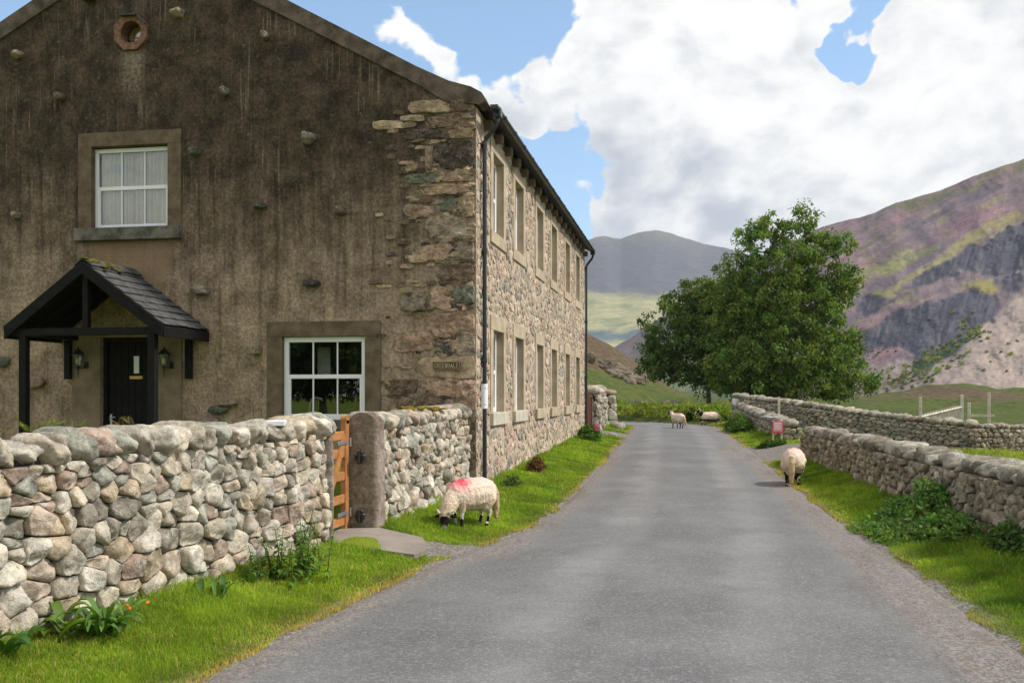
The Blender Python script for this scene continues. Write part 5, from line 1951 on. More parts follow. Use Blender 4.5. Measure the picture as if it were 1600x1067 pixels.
# ------------------------------------------------------------------ field fence, rail, posts
pf = thing('picket_fence', at(1505, 662, 40), 'short pale paling fence behind the tall field wall', 'fence')
A = Vector(at(1438, 664, 36.6)); B = Vector(at(1504, 664, 40))
for t, hgt in ((0.0, 1.35), (0.98, 1.35)):
    p = A.lerp(B, t); zg = gz1(p.x, p.y)
    mb = MB(); mb.box((p.x - .05, p.y - .05, zg - .2), (p.x + .05, p.y + .05, zg + 1.62), .01); mb.build('post', M['grey_wood'], pf)
npk = 15
for k in range(npk):
    t = 0.05 + 0.9 * k / (npk - 1)
    p = A.lerp(B, t); zg = gz1(p.x, p.y)
    mb = MB(); mb.box((p.x - .04, p.y - .012, zg + .25), (p.x + .04, p.y + .012, zg + 0.98 + .25 * t), .004); mb.build('pale', M['grey_wood'], pf)
for h0, h1 in ((0.42, 0.42), (0.88, 1.13)):
    mb = MB()
    a = Vector((A.x, A.y, gz1(A.x, A.y) + h0)); b = Vector((B.x, B.y, gz1(B.x, B.y) + h1))
    mb.tube([a, b], .045, 4); mb.build('rail', M['grey_wood'], pf)

rf = thing('rail_fence', at(1514, 664, 41), 'two timber posts with one rail behind the dark field wall', 'fence')
A = Vector(at(1514, 664, 41)); B = Vector(at(1545, 664, 41.5))
for p, hh in ((A, 1.25), (B, 1.65)):
    zg = gz1(p.x, p.y)
    mb = MB(); mb.box((p.x - .055, p.y - .055, zg - .2), (p.x + .055, p.y + .055, zg + hh), .01); mb.build('post', M['grey_wood'], rf)
mb = MB()
za = EYE + (HOR - 649) / F * 41
mb.box((min(A.x, B.x), A.y - .10, za - .05), (max(A.x, B.x), A.y - .056, za + .05)); mb.build('rail', M['grey_wood'], rf)

p = at(1217, 690, 31.5)
pole = MB(); zg = gz1(p[0], p[1])
pole.box((p[0] - .035, p[1] - .035, zg - .2), (p[0] + .035, p[1] + .035, EYE - 3 / F * 31.5), .006)
po_ = pole.build('marker_post', M['grey_wood']); tag(po_, 'thin pale timber post standing behind the pink notice', 'post')

# pink notice on two stakes
nx_, ny__ = at(1215, 690, 28.3)[:2]
nb_ = thing('notice_board', (nx_, ny__, gz1(nx_, ny__)), 'small pink notice on two stakes at the end of the lane wall', 'notice')
mb = MB()
zc0 = EYE + (HOR - 677) / F * 28.3; zc1 = EYE + (HOR - 658) / F * 28.3
hw = 8.2 / F * 28.3
tx_, ty_ = CS, SN          # faces the camera's side of the lane
Rm = Matrix.Rotation(YAW * 0.8, 3, 'Z')


def nbx(lo, hi, mat, name, par):
    m_ = MB(); m_.box(lo, hi, .004)
    V = np.concatenate(m_.V) @ np.array(Rm).T + np.array((nx_, ny__, 0))
    m_.V = [V]
    return m_.build(name, mat, par)


bd = nbx((-hw, -.012, zc0), (hw, .012, zc1), M['pink'], 'board', nb_)
nbx((-hw + .03, -.017, zc0 + .06), (hw - .03, -.0125, zc1 - .03), simple('bleached_pink_panel', (0.74, 0.36, 0.42), .7, 4, .08), 'panel', bd)
for k in range(4):
    z = zc1 - .065 - k * .052
    nbx((-hw + .05, -.0205, z), (hw - .05 - .03 * (k % 2), -.0175, z + .018), M['white_paint'], 'text_line', bd)
for s_ in (-1, 1):
    nbx((s_ * (hw - .03) - .022, .014, gz1(nx_, ny__) - .1), (s_ * (hw - .03) + .022, .05, zc1 + .02), M['grey_wood'], 'stake', nb_)

# pale slab lying on the wall end by the notice
mb = MB(); rng = np.random.default_rng(77)
sp = at(1207, 655, 30.0)
rock(mb, (sp[0] - .05, sp[1], 1.02), (.30, .24, .035), rng, (0.50, 0.49, 0.47), None, sub=3, cuts=5, rough=.05, box=6)
o = mb.build('slab', M['stone'], cols=True, smooth=True); tag(o, 'pale flat slab lying on top of the wall end by the pink notice', 'slab')

# white and green sign on the far wall end
p = at(1149, 630, 43.2)
fsn = thing('wall_sign', (p[0], p[1], gz1(p[0], p[1])), 'small white and green sign on a post at the far wall end', 'sign')
zz = lambda y: EYE + (HOR - y) / F * 43.2
mb = MB(); mb.box((p[0] - .03, p[1], gz1(p[0], p[1]) - .1), (p[0] + .03, p[1] + .06, zz(617)), .005); mb.build('post', M['grey_wood'], fsn)
mb = MB(); mb.box((p[0] - .13, p[1] - .025, zz(632)), (p[0] + .13, p[1] - .002, zz(622.5)), .004); mb.build('white_panel', M['white_paint'], fsn)
mb = MB(); mb.box((p[0] - .10, p[1] - .025, zz(622)), (p[0] + .13, p[1] - .002, zz(617)), .004); mb.build('green_panel', M['green_paint'], fsn)

# boulders and a box on the wall
for k, (px, py, dd, sx, sy, sz, lab) in enumerate([(967, 668, 38.5, .28, .3, .17, 'grey boulder on the grass strip past the house'),
                                                   (957, 690, 33.4, .16, .2, .08, 'small flat stone on the pale drive past the house')]):
    p = at(px, py, dd); mb = MB(); rng = np.random.default_rng(90 + k)
    rock(mb, (p[0], p[1], gz1(p[0], p[1]) + sz * .5), (sx, sy, sz), rng, (0.33, 0.31, 0.27), None, 3, 7, .12, 2.6)
    o = mb.build('boulder', M['stone'], cols=True, smooth=True); tag(o, lab, 'boulder')
p = at(425, 663, 9.55)
mb = MB(); mb.box((p[0] - .13, p[1] - .16, 1.405), (p[0] + .13, p[1] + .16, 1.455), .006, Matrix.Rotation(.35, 3, 'Z'))
o = mb.build('box_lid', M['white_paint']); tag(o, 'flat white box lid lying on top of the foreground boulder wall', 'lid')

# ------------------------------------------------------------------ leaves and blades in bulk
def leaf_quads(mb, C_, A_, N_, L_, W_, col):
    """diamond leaves: centre, long axis, normal, length, width (arrays)"""
    A_ = A_ / np.linalg.norm(A_, axis=1)[:, None]
    B_ = np.cross(N_, A_); B_ /= (np.linalg.norm(B_, axis=1)[:, None] + 1e-9)
    Nn = np.cross(A_, B_)
    l = (L_ / 2)[:, None]; w = (W_ / 2)[:, None]
    p0 = C_ - A_ * l; p1 = C_ + B_ * w - A_ * l * .1; p2 = C_ + A_ * l - Nn * l * .25; p3 = C_ - B_ * w - A_ * l * .1
    V = np.stack([p0, p1, p2, p3], 1).reshape(-1, 3)
    n = len(C_)
    mb.add(V, [np.arange(n * 4).reshape(n, 4)], np.repeat(col, 4, 0))


def foliage(mb, centers, radii, n_per, llen, lwid, base, rng, var=0.38, droop=0.35, squash=0.8):
    k = len(centers)
    C_ = np.repeat(centers, n_per, 0); R_ = np.repeat(radii, n_per)
    n = len(C_)
    d = rng.normal(size=(n, 3)); d /= np.linalg.norm(d, axis=1)[:, None]
    rr = rng.uniform(0, 1, n) ** 0.5
    P = C_ + d * (R_ * rr)[:, None] * np.array((1, 1, squash))
    A_ = d * 0.7 + rng.normal(size=(n, 3)) * 0.6 + np.array((0, 0, -droop))
    N_ = rng.normal(size=(n, 3)) * 0.7 + np.array((0, 0, 0.8)) + d * .3
    cl = np.repeat(rng.uniform(1 - var, 1 + var, k), n_per)
    hue = np.repeat(rng.normal(0, .12, k), n_per)
    col = np.array(base)[None] * (cl * rng.uniform(0.75, 1.25, n))[:, None]
    col[:, 0] *= 1 + hue + rng.normal(0, .08, n)
    leaf_quads(mb, P, A_, N_, llen * rng.uniform(.6, 1.35, n), lwid * rng.uniform(.7, 1.3, n), np.clip(col, .004, .6))


def tree(name, label, x, y, ells, trunk, nclump, nper, llen, lwid, base, seed, crad=(.28, .55), group=None, nlimb=16, stems=1, twigs=0, size=1.0):
    """ells: crown lobes (cx,cy,cz,rx,ry,rz) from the base; trunk: radius, height of fork"""
    rng = np.random.default_rng(seed)
    zg = gz1(x, y)
    root = thing(name, (x, y, zg), label, 'tree', group)
    E_ = np.array(ells, float) * size
    crad = (crad[0] * size, crad[1] * size); llen *= size; lwid *= size
    vol = E_[:, 3] * E_[:, 4] * E_[:, 5]
    pick = rng.choice(len(E_), nclump, p=vol ** .75 / (vol ** .75).sum())
    d = rng.normal(size=(nclump, 3)); d /= np.linalg.norm(d, axis=1)[:, None]
    r = rng.uniform(0.0, 1.0, nclump) ** 0.38
    lump = 1 + 0.22 * fbm(d * 2.2 + pick[:, None] * 7, seed, 3)
    cen = E_[pick, :3] + d * E_[pick, 3:] * (r * lump)[:, None]
    out = rng.random(nclump) < 0.06
    cen[out] += d[out] * rng.uniform(.1, .45, out.sum())[:, None]
    # no crown below the skirt
    cen = cen[cen[:, 2] > 0.75]
    mb = MB()
    foliage(mb, cen + np.array((x, y, zg)), rng.uniform(crad[0], crad[1], len(cen)), nper, llen, lwid, base, rng)
    crown = mb.build('crown', M['leaf'], root, cols=True)
    mb = MB()
    tr, fork = trunk
    top = E_[:, 2].max() * 0.9
    for s_ in range(stems):
        ox, oy = (rng.uniform(-.35, .35), rng.uniform(-.3, .3)) if stems > 1 else (0, 0)
        pts_ = [(x + ox, y + oy, zg - .2)]
        for k in range(1, 7):
            t = k / 6
            pts_.append((x + ox * (1 + t * 1.5) + rng.normal(0, .1) * t, y + oy * (1 + t * 1.5) + rng.normal(0, .1) * t, zg + top * t * (1 - .1 * s_)))
        mb.tube(pts_, [tr * (1.25 if k == 0 else 1) * (1 - .13 * k) for k in range(7)], 9)
    far = cen[np.argsort(-np.linalg.norm(cen[:, :2], axis=1))]
    ch = far[rng.choice(len(far), min(nlimb, len(far)), replace=False)]
    for c in ch:
        zb = max(fork, min(c[2] * 0.55, top * .8))
        a = Vector((x, y, zg + zb)); b = Vector((x + c[0], y + c[1], zg + c[2]))
        mid = a.lerp(b, .5) + Vector((rng.normal(0, .15), rng.normal(0, .15), .15 + rng.normal(0, .1)))
        rad = tr * .42 * (1 - .5 * zb / top)
        mb.tube([a, a.lerp(mid, .5) + Vector((0, 0, .04)), mid, mid.lerp(b, .5), b], [rad, rad * .8, rad * .6, rad * .4, rad * .15], 6)
    for k in range(twigs):
        c = cen[rng.integers(0, len(cen))]
        if np.linalg.norm(c - E_[0, :3]) > 4.6: continue
        a = Vector((x + c[0], y + c[1], zg + c[2]))
        dv = Vector((c[0], c[1], (c[2] - 4) * .4)).normalized()
        b = a + dv * rng.uniform(.4, .9) + Vector((rng.normal(0, .2), rng.normal(0, .2), rng.uniform(-.5, .2)))
        mb.tube([a, a.lerp(b, .5) + Vector((0, 0, .05)), b], [.022, .015, .006], 4)
    mb.build('trunk', M['bark'], root, smooth=True)
    return root


tx_, ty_, _ = at(1232, 650, 56.0)
big = tree('ash_tree', 'big dark green ash tree rising behind the tall field wall', tx_, ty_,
           [(0, 0, 2.8, 3.4, 2.8, 2.0), (-2.1, -.2, 2.5, 1.8, 1.7, 1.6), (2.2, .1, 2.6, 1.5, 1.6, 1.6), (0.2, 0, 5.2, 2.8, 2.4, 1.9), (-1.5, 0, 5.3, 1.7, 1.6, 1.4), (1.9, 0, 5.6, 1.15, 1.2, 1.4), (0.0, 0, 7.2, 2.0, 1.7, 1.3), (-1.7, 0, 8.5, .85, .8, .8), (-.8, 0, 9.1, .8, .8, .8), (0.75, 0, 9.4, .5, .5, .85), (0, 0, 8.6, .9, .9, .8), (1.5, 0, 8.0, .95, .9, .8), (2.5, 0, 8.1, .7, .6, .5), (-2.4, 0, 6.9, 1.0, 1.0, 1.0), (-2.9, 0, 5.6, 1.1, 1.0, 1.1), (2.5, 0, 6.6, .8, .8, .9), (3.7, 0, 1.6, .65, .6, .5), (2.95, 0, 3.6, .55, .6, .8), (-2.9, 0, 1.9, 1.3, 1.1, 1.0), (-.3, 0, 1.5, 3.2, 2.4, .8), (2.1, 0, 1.45, 1.3, 1.2, .6), (-3.0, 0, 3.9, 1.2, 1.1, 1.3), (-2.3, 0, 5.6, 1.1, 1.0, 1.1)],
           (0.30, 1.4), 1750, 44, 0.20, 0.085, (0.145, 0.22, 0.05), 3, (.22, .50), nlimb=34, stems=3, twigs=140, size=1.18)
tx2, ty2, _ = at(1107, 650, 60)
tree('hawthorn_tree', 'rounded darker tree left of the big ash, by the lane bend', tx2, ty2,
     [(-1.3, 0, 4.6, 2.2, 2.0, 2.0), (0.3, 0, 5.1, 2.0, 1.9, 2.1), (-2.4, 0, 3.2, 1.5, 1.4, 1.1), (.7, 0, 3.0, 1.7, 1.7, 1.4), (-.9, 0, 2.4, 1.7, 1.5, 1.2), (-.3, 0, 6.3, 1.2, 1.2, 1.1), (-2.9, 0, 2.3, .8, .8, .6), (1.6, 0, 4.4, 1.4, 1.3, 1.6), (1.3, 0, 2.0, 1.3, 1.2, .8)],
     (0.17, 1.5), 800, 46, 0.17, 0.10, (0.105, 0.165, 0.042), 8, (.22, .48), nlimb=22, twigs=20, size=1.13)
# trees across the lane from the house, seen mirrored in its windows
t_ = tree('lane_tree', 'broad leafy tree behind the viewer, mirrored in the lower window', -19.0, -17.5,
          [(0, 0, 3.0, 3.6, 3.6, 1.8), (1.2, .5, 4.0, 2.4, 2.4, 1.5), (-1.8, 0, 3.6, 2.4, 2.2, 1.5)], (.26, 1.0), 420, 44, .26, .14, (0.05, 0.085, 0.02), 15, (.4, .8), nlimb=8)


def dup(root, loc, rz, label):
    r = root.copy(); COL.objects.link(r); r.location = loc; r.rotation_euler = (0, 0, rz); r['label'] = label
    for ch in list(root.children):
        c = ch.copy(); COL.objects.link(c); c.parent = r
    return r


dup(t_, (-26.5, -22, gz1(-26.5, -22)), 2.1, 'second broad leafy tree behind the viewer, further from the lane')
dup(t_, (-13.0, -27, gz1(-13, -27)), 4.0, 'third broad leafy tree behind the viewer, nearest the lane')

# ------------------------------------------------------------------ scrub on the fell, an uncountable scatter
rng = np.random.default_rng(44)
fellm = bpy.data.objects['mountain']
from mathutils.bvhtree import BVHTree
_me = fellm.data
bv = BVHTree.FromPolygons([v.co for v in _me.vertices], [tuple(p.vertices) for p in _me.polygons])
cen, rad = [], []
for (px0, py0, px1, py1, spread, n) in [(1380, 612, 1420, 592, 12, 22), (1395, 600, 1470, 562, 12, 70), (1440, 596, 1520, 550, 7, 22), (1440, 562, 1530, 518, 9, 80), (1345, 590, 1380, 575, 10, 14), (1540, 575, 1600, 530, 14, 12), (1490, 500, 1540, 520, 10, 14), (1340, 560, 1420, 545, 10, 12)]:
    for k in range(n):
        t = rng.random()
        px = px0 + (px1 - px0) * t + rng.normal(0, spread); py = py0 + (py1 - py0) * t + rng.normal(0, spread * .7)
        o = Vector((0, 0, EYE)); dv = direction(px, py)
        hit = bv.ray_cast(o, dv)
        if hit[0] is None: continue
        r = rng.uniform(.5, 1.0) ** 1.0 * rng.choice([.9, 1.3, 2.2]) * hit[3] / 560
        cen.append(np.array(hit[0]) + np.array((0, 0, r * .4))); rad.append(r)
mb = MB()
foliage(mb, np.array(cen), np.array(rad), 46, 1.0, 0.7, (0.19, 0.22, 0.06), rng, .5, 0.0, .75)
o = mb.build('scrub', M['leaf'], cols=True); tag(o, 'scattered bushes on the fell side', None, kind='stuff')

# ------------------------------------------------------------------ rock outcrops on the knoll
def outcrop(label, items, seed, colr=(0.15, 0.135, 0.12)):
    rng = np.random.default_rng(seed)
    mb = MB()
    for (px, py, dd, sx, sy, sz) in items:
        p = at(px, py, dd)
        rock(mb, (p[0], p[1], gz1(p[0], p[1]) + sz * .05), (sx, sy, sz), rng, np.array(colr) * rng.uniform(.8, 1.2), None, 3, 12, .30, 2.8)
    p = at(*items[0][:3])
    o = mb.build('rock_outcrop', M['stone'], cols=True, smooth=False)
    tag(o, label, 'rock')


def scatter_items(px, py, dd, n, sx, sy, smin, smax, seed):
    rng = np.random.default_rng(seed)
    return [(px + rng.normal(0, sx), py + rng.normal(0, sy), dd + rng.normal(0, 1.2), *(rng.uniform(smin, smax) * np.array((1.0, .8, rng.uniform(.5, .9))))) for _ in range(n)]


outcrop('low grey rock outcrop at the foot of the knoll, left of the sheep', scatter_items(1008, 641, 62, 26, 14, 1.5, .35, .95, 3), 3, (0.145, 0.13, 0.125))
outcrop('grey rock face at the foot of the knoll, nearest the trees', scatter_items(1048, 634, 66, 22, 8, 4, .35, .9, 4), 4, (0.145, 0.13, 0.125))
outcrop('pale crag near the top of the knoll past the house', scatter_items(965, 578, 95, 46, 20, 4, .35, 1.0, 6), 6, (0.15, 0.12, 0.085))

# ------------------------------------------------------------------ grass
def blades(mb, X, Y, rng, h, w, dry):
    n = len(X)
    Z_ = gz(X, Y)
    ang = rng.uniform(0, 2 * PI, n)
    lean = rng.uniform(0.15, 0.9, n) * h
    la = rng.uniform(0, 2 * PI, n)
    bx, by = np.cos(ang) * w / 2, np.sin(ang) * w / 2
    b0 = np.stack([X - bx, Y - by, Z_ - .012], 1); b1 = np.stack([X + bx, Y + by, Z_ - .012], 1)
    mx = X + np.cos(la) * lean * .35; my = Y + np.sin(la) * lean * .35
    m0 = np.stack([mx - bx * .8, my - by * .8, Z_ + h * .55], 1); m1 = np.stack([mx + bx * .8, my + by * .8, Z_ + h * .55], 1)
    tp = np.stack([X + np.cos(la) * lean, Y + np.sin(la) * lean, Z_ + h * .92], 1)
    V = np.stack([b0, b1, m1, m0, tp], 1).reshape(-1, 3)
    i = np.arange(n) * 5
    g1 = np.array((0.180, 0.305, 0.028)); g2 = np.array((0.345, 0.45, 0.052)); s_ = np.array((0.62, 0.46, 0.19))
    t = rng.random(n)[:, None]
    c = g1 * (1 - t) + g2 * t
    dr = (rng.random(n) < dry)[:, None]
    c = np.where(dr, s_ * rng.uniform(.6, 1.15, n)[:, None], c)
    pv_ = fbm2(X, Y, .5, 77, 3); pw_ = fbm2(X, Y, 1.7, 78, 3)
    patch = np.stack([0.86 + .30 * pv_ + .20 * pw_, 0.90 + .28 * pv_ + .12 * pw_, 0.86 + .28 * pv_], 1)
    c = np.clip(c * patch, .01, .6)
    mb.add(V, [np.stack([i, i + 1, i + 2, i + 3], 1), np.stack([i + 3, i + 2, i + 4], 1)], np.repeat(c, 5, 0))


def wall_x_left(Y):
    return np.interp(Y, [-1.5, 2, 5.45, 9.72, 9.9, 10.85, 11.2, 15.84, 15.95, 32.6, 32.7, 35.2, 35.4, 38.8], [-5.02, -4.66, -4.19, -3.66, -3.95, -3.95, -3.6, -3.54, -3.47, -3.47, -3.5, -3.5, -3.25, -3.2])


def wall_x_right(Y):
    return np.interp(Y, [2.0, 10.4, 17, 23.9, 24.1, 29.3, 29.6, 37, 43.9], [3.62, 3.20, 2.86, 2.50, 4.5, 4.5, 2.62, 2.20, 1.85])


rng = np.random.default_rng(101)
mb = MB()
for (y0, y1, dens, hh, ww) in [(3.2, 8.0, 9000, .036, .0050), (8.0, 13.5, 5200, .042, .0075), (13.5, 24, 2200, .05, .013), (24, 44, 800, .06, .025)]:
    for side in (0, 1):
        xa, xb = (-5.2, -1.8) if side == 0 else (0.8, 4.6)
        n = int((y1 - y0) * (xb - xa) * dens)
        X = rng.uniform(xa, xb, n); Y = rng.uniform(y0, y1, n)
        e = edge(X, Y)
        ok = e > -0.04 + 0.05 * fbm2(X, Y, .25, 55, 3) - 0.14 * (fbm2(X, Y, .8, 56, 3))
        ok &= (X > wall_x_left(Y) - .02) if side == 0 else (X < wall_x_right(Y) + .02)
        if side == 0:
            ok &= ~inpoly(X, Y, [(-4.2, 9.8), (-2.76, 9.80), (-2.73, 10.36), (-2.9, 10.78), (-3.50, 10.9), (-4.2, 10.85)])
            # bare gravel opening from the gate to the lane
            ok &= ~((np.abs(Y - 10.45 - .25 * (X + 2.8)) < .42 + .12 * fbm2(X, Y, .3, 57, 2)) & (X > -2.85))
            ok &= ~((np.abs(Y - 34.5) < 1.3) & (X < -1.7))
        else:
            ok &= ~((np.abs(Y - 26.5) < 2.3 + .3 * fbm2(X, Y, .5, 58, 2)) & (X > 1))
        X, Y, e = X[ok], Y[ok], e[ok]
        dry = np.clip(0.55 * np.exp(-e / 0.07) + 0.05 + 0.14 * fbm2(X, Y, .6, 59, 3), 0.02, .8)
        h = hh * rng.uniform(.5, 1.5, len(X)) * (0.55 + 0.45 * ss(0, .3, e)) * (1 + .45 * fbm2(X, Y, .35, 60, 3))
        wl = np.abs(X - (wall_x_left(Y) if side == 0 else wall_x_right(Y)))
        h = h * (1 + 1.3 * np.exp(-wl / .10))
        blades(mb, X, Y, rng, h, ww * rng.uniform(.7, 1.3, len(X)), dry)
n = 1500
for side in (0, 1):
    X = rng.uniform(-5, -1.9, n) if side == 0 else rng.uniform(1.6, 3.7, n); Y = rng.uniform(4, 20, n)
    e = edge(X, Y); wl = np.abs(X - (wall_x_left(Y) if side == 0 else wall_x_right(Y)))
    ok = (e > .1) & ((X > wall_x_left(Y)) if side == 0 else (X < wall_x_right(Y))) & (fbm2(X, Y, .5, 88, 2) > .05 - .6 * np.exp(-wl / .15))
    ok &= ~((Y > 9.7) & (Y < 11) & (X < 0))
    X, Y = X[ok], Y[ok]
    blades(mb, X, Y, rng, .12 * rng.uniform(.4, 1.4, len(X)), np.full(len(X), .006), np.full(len(X), .25))
# rough field grass behind the lane wall
n = 26000
X = rng.uniform(3.4, 10, n); Y = rng.uniform(16, 34, n)
ok = (np.abs(Y - 24.6 - .25 * (X - 7)) > 1.0)
blades(mb, X[ok], Y[ok], rng, .10 * rng.uniform(.5, 1.6, ok.sum()), np.full(ok.sum(), .02), np.full(ok.sum(), .3))
go = mb.build('grass', M['grass'], cols=True)
tag(go, 'short bright green grass on the verges', None, kind='stuff')

# ------------------------------------------------------------------ bracken beyond the bend
rng = np.random.default_rng(102)
mb = MB()
n = 15000
X = rng.uniform(-14, 3.2, n); Y = 45.5 + rng.uniform(0, 1, n) ** 1.3 * 10
e = edge(X, Y)
ok = (e > .5) & ~((X < -2.4) & (Y < 44)) & ~((X > 1.0) & (Y < 46))
X, Y = X[ok], Y[ok]
Z_ = gz(X, Y)
hb = (.62 + .28 * fbm2(X, Y, 2.2, 12, 3)) * rng.uniform(.25, 1.05, len(X))
P = np.stack([X, Y, Z_ + hb], 1)
A_ = rng.normal(size=P.shape) + np.array((0, -.1, .35)); N_ = rng.normal(size=P.shape) * .6 + np.array((0, 0, 1))
col = np.array((0.19, 0.25, 0.035))[None] * rng.uniform(.6, 1.3, len(X))[:, None]
pt = fbm2(X, Y, 1.6, 13, 3)
col[:, 0] *= 1 + .35 * pt
leaf_quads(mb, P, A_, N_, rng.uniform(.2, .42, len(X)), rng.uniform(.07, .16, len(X)), col)
# darker growth behind the walking sheep
bo = mb.build('bracken', M['leaf'], cols=True)
tag(bo, 'bright green bracken beyond the bend of the lane', None, kind='stuff')


# ------------------------------------------------------------------ single plants
def bush(name, label, cat, px, py, dd, lobes, n, nper, llen, lwid, base, seed, group=None, crad=(.07, .13), stems=True, droop=.1):
    rng = np.random.default_rng(seed)
    p = at(px, py, dd); zg = gz1(p[0], p[1])
    root = thing(name, (p[0], p[1], zg), label, cat, group)
    E_ = np.array(lobes, float)
    pick = rng.integers(0, len(E_), n)
    d = rng.normal(size=(n, 3)); d /= np.linalg.norm(d, axis=1)[:, None]; d[:, 2] = np.abs(d[:, 2]) * 1.0 - .15
    cen = E_[pick, :3] + d * E_[pick, 3:] * (rng.uniform(.3, 1, n) ** .5)[:, None]
    cx = cen[:, 0] * CS - cen[:, 1] * SN * 0 ; 
    W = np.stack([p[0] + cen[:, 0], p[1] + cen[:, 1], np.zeros(n)], 1)
    W[:, 2] = np.maximum(gz(W[:, 0], W[:, 1]) + cen[:, 2], gz(W[:, 0], W[:, 1]) + .03)
    mb = MB()
    foliage(mb, W, rng.uniform(crad[0], crad[1], n), nper, llen, lwid, base, rng, .35, droop)
    mb.build('leaves', M['leaf'], root, cols=True)
    if stems:
        mb = MB()
        for q in W[rng.choice(n, min(n, 26), replace=False)]:
            a = Vector((p[0] + (q[0] - p[0]) * .55, p[1] + (q[1] - p[1]) * .55, gz1(p[0] + (q[0] - p[0]) * .55, p[1] + (q[1] - p[1]) * .55)))
            b = Vector(q)
            mb.tube([a, a.lerp(b, .5) + Vector((0, 0, .03)), b], [.007, .005, .003], 4, col=(.10, .10, .04))
        mb.build('stems', M['leaf'], root, cols=True)
    return root


# brambles at the foot of the right-hand wall (offsets run along the wall)
bush('bramble_bush', 'large dark green bramble sprawling below the right hand lane wall', 'bush', 1435, 838, 11.9,
     [(0.1, 0, .08, .34, .8, .30), (0, .9, .05, .30, .6, .24), (.12, -.8, .06, .34, .6, .26), (-.30, .2, 0, .42, .8, .16), (-.2, -.6, 0, .40, .5, .14), (.1, 1.7, 0, .25, .5, .18), (.2, .3, .3, .2, .4, .25)], 700, 13, .060, .038, (0.13, 0.23, 0.055), 5, crad=(.05, .16))
bush('bramble_bush', 'smaller bramble at the wall foot, nearest the right edge of the picture', 'bush', 1585, 868, 9.9,
     [(0, 0, .06, .22, .45, .27)], 110, 12, .065, .045, (0.095, 0.175, 0.04), 6)
bush('weed_clump', 'dark weed clump at the wall foot between the brambles and the sheep', 'plant', 1330, 742, 18.5,
     [(0, 0, .02, .16, .55, .22)], 70, 12, .07, .045, (0.055, 0.10, 0.02), 7)
bush('nettle_patch', 'tall green nettles at the foot of the far lane wall, beside the notice', 'plant', 1152, 672, 37.0,
     [(0, 0, .15, .45, 1.6, .55), (0.1, -1.4, .1, .35, .9, .4)], 190, 12, .13, .07, (0.07, 0.14, 0.022), 9, crad=(.10, .2))
bush('nettle_patch', 'dark rushes on the bank behind the walking far sheep', 'plant', 1082, 660, 47.5,
     [(0, 0, .1, .9, .5, .5), (1.3, .2, .1, .6, .5, .45)], 130, 12, .16, .07, (0.03, 0.062, 0.016), 10, crad=(.12, .22))
bush('weed_clump', 'weeds at the foot of the wall end below the pink notice', 'plant', 1205, 697, 27.6,
     [(0, 0, .02, .45, .25, .16)], 60, 10, .09, .05, (0.05, 0.10, 0.02), 13)
bush('weed_clump', 'reddish brown dock going to seed against the side wall', 'plant', 838, 742, 19.4,
     [(0, 0, .08, .14, .36, .26)], 60, 12, .06, .035, (0.13, 0.07, 0.035), 14)
fx_ = bush('foxglove_clump', 'leafy clump with pink flowers under the far downpipe', 'plant', 921, 702, 29.6,
           [(0, 0, .12, .34, .75, .42)], 130, 12, .09, .05, (0.075, 0.15, 0.022), 16)
mb = MB(); rng = np.random.default_rng(5)
p = fx_.location
for k in range(14):
    q = (p.x + .25 + rng.normal(0, .07), p.y - .3 + rng.normal(0, .12), p.z + .40 + rng.uniform(-.06, .08))
    mb = MB()
    rock(mb, q, (.03, .03, .035), rng, (.55, .10, .28), None, 2, 2, .1, 2)
    mb.build('flower', M['leaf'], fx_, cols=True)
bush('weed_clump', 'small dark weeds at the side wall foot behind the grazing sheep', 'plant', 800, 772, 16.9,
     [(0, 0, .02, .12, .5, .14)], 40, 10, .05, .03, (0.055, 0.10, 0.02), 17)


# strap-leaved and stemmed plants by the near wall
def strap_leaf(mb, base, ang, ln_, wd, up, col, curl=1.0, seg=9):
    dx, dy = math.cos(ang), math.sin(ang)
    V = []
    for i in range(seg + 1):
        t = i / seg
        r = ln_ * (t * .9)
        z = up * math.sin(t * PI * .72 * curl) * ln_
        w = wd * math.sin(PI * min(.98, .10 + t * .88)) ** .8 / 2
        c = np.array((base[0] + dx * r, base[1] + dy * r, base[2] + z))
        s_ = np.array((-dy, dx, 0)) * w
        V += [c - s_ + np.array((0, 0, w * .5)), c, c + s_ + np.array((0, 0, w * .5))]
    Fs = []
    for i in range(seg):
        a = i * 3
        Fs += [[a, a + 1, a + 4, a + 3], [a + 1, a + 2, a + 5, a + 4]]
    mb.add(np.array(V), Fs, col)


def rosette(name, label, px, py, dd, n, ln_, wd, up, base, seed):
    rng = np.random.default_rng(seed)
    p = at(px, py, dd); zg = gz1(p[0], p[1])
    root = thing(name, (p[0], p[1], zg), label, 'plant')
    mb = MB()
    for k in range(n):
        a = rng.uniform(0, 2 * PI)
        b = (p[0] + rng.normal(0, .05), p[1] + rng.normal(0, .07), zg)
        strap_leaf(mb, b, a, ln_ * rng.uniform(.55, 1.15), wd * rng.uniform(.7, 1.2), up * rng.uniform(.5, 1.3), np.array(base) * rng.uniform(.6, 1.4))
    mb.build('leaves', M['leaf'], root, cols=True, smooth=True)
    return root


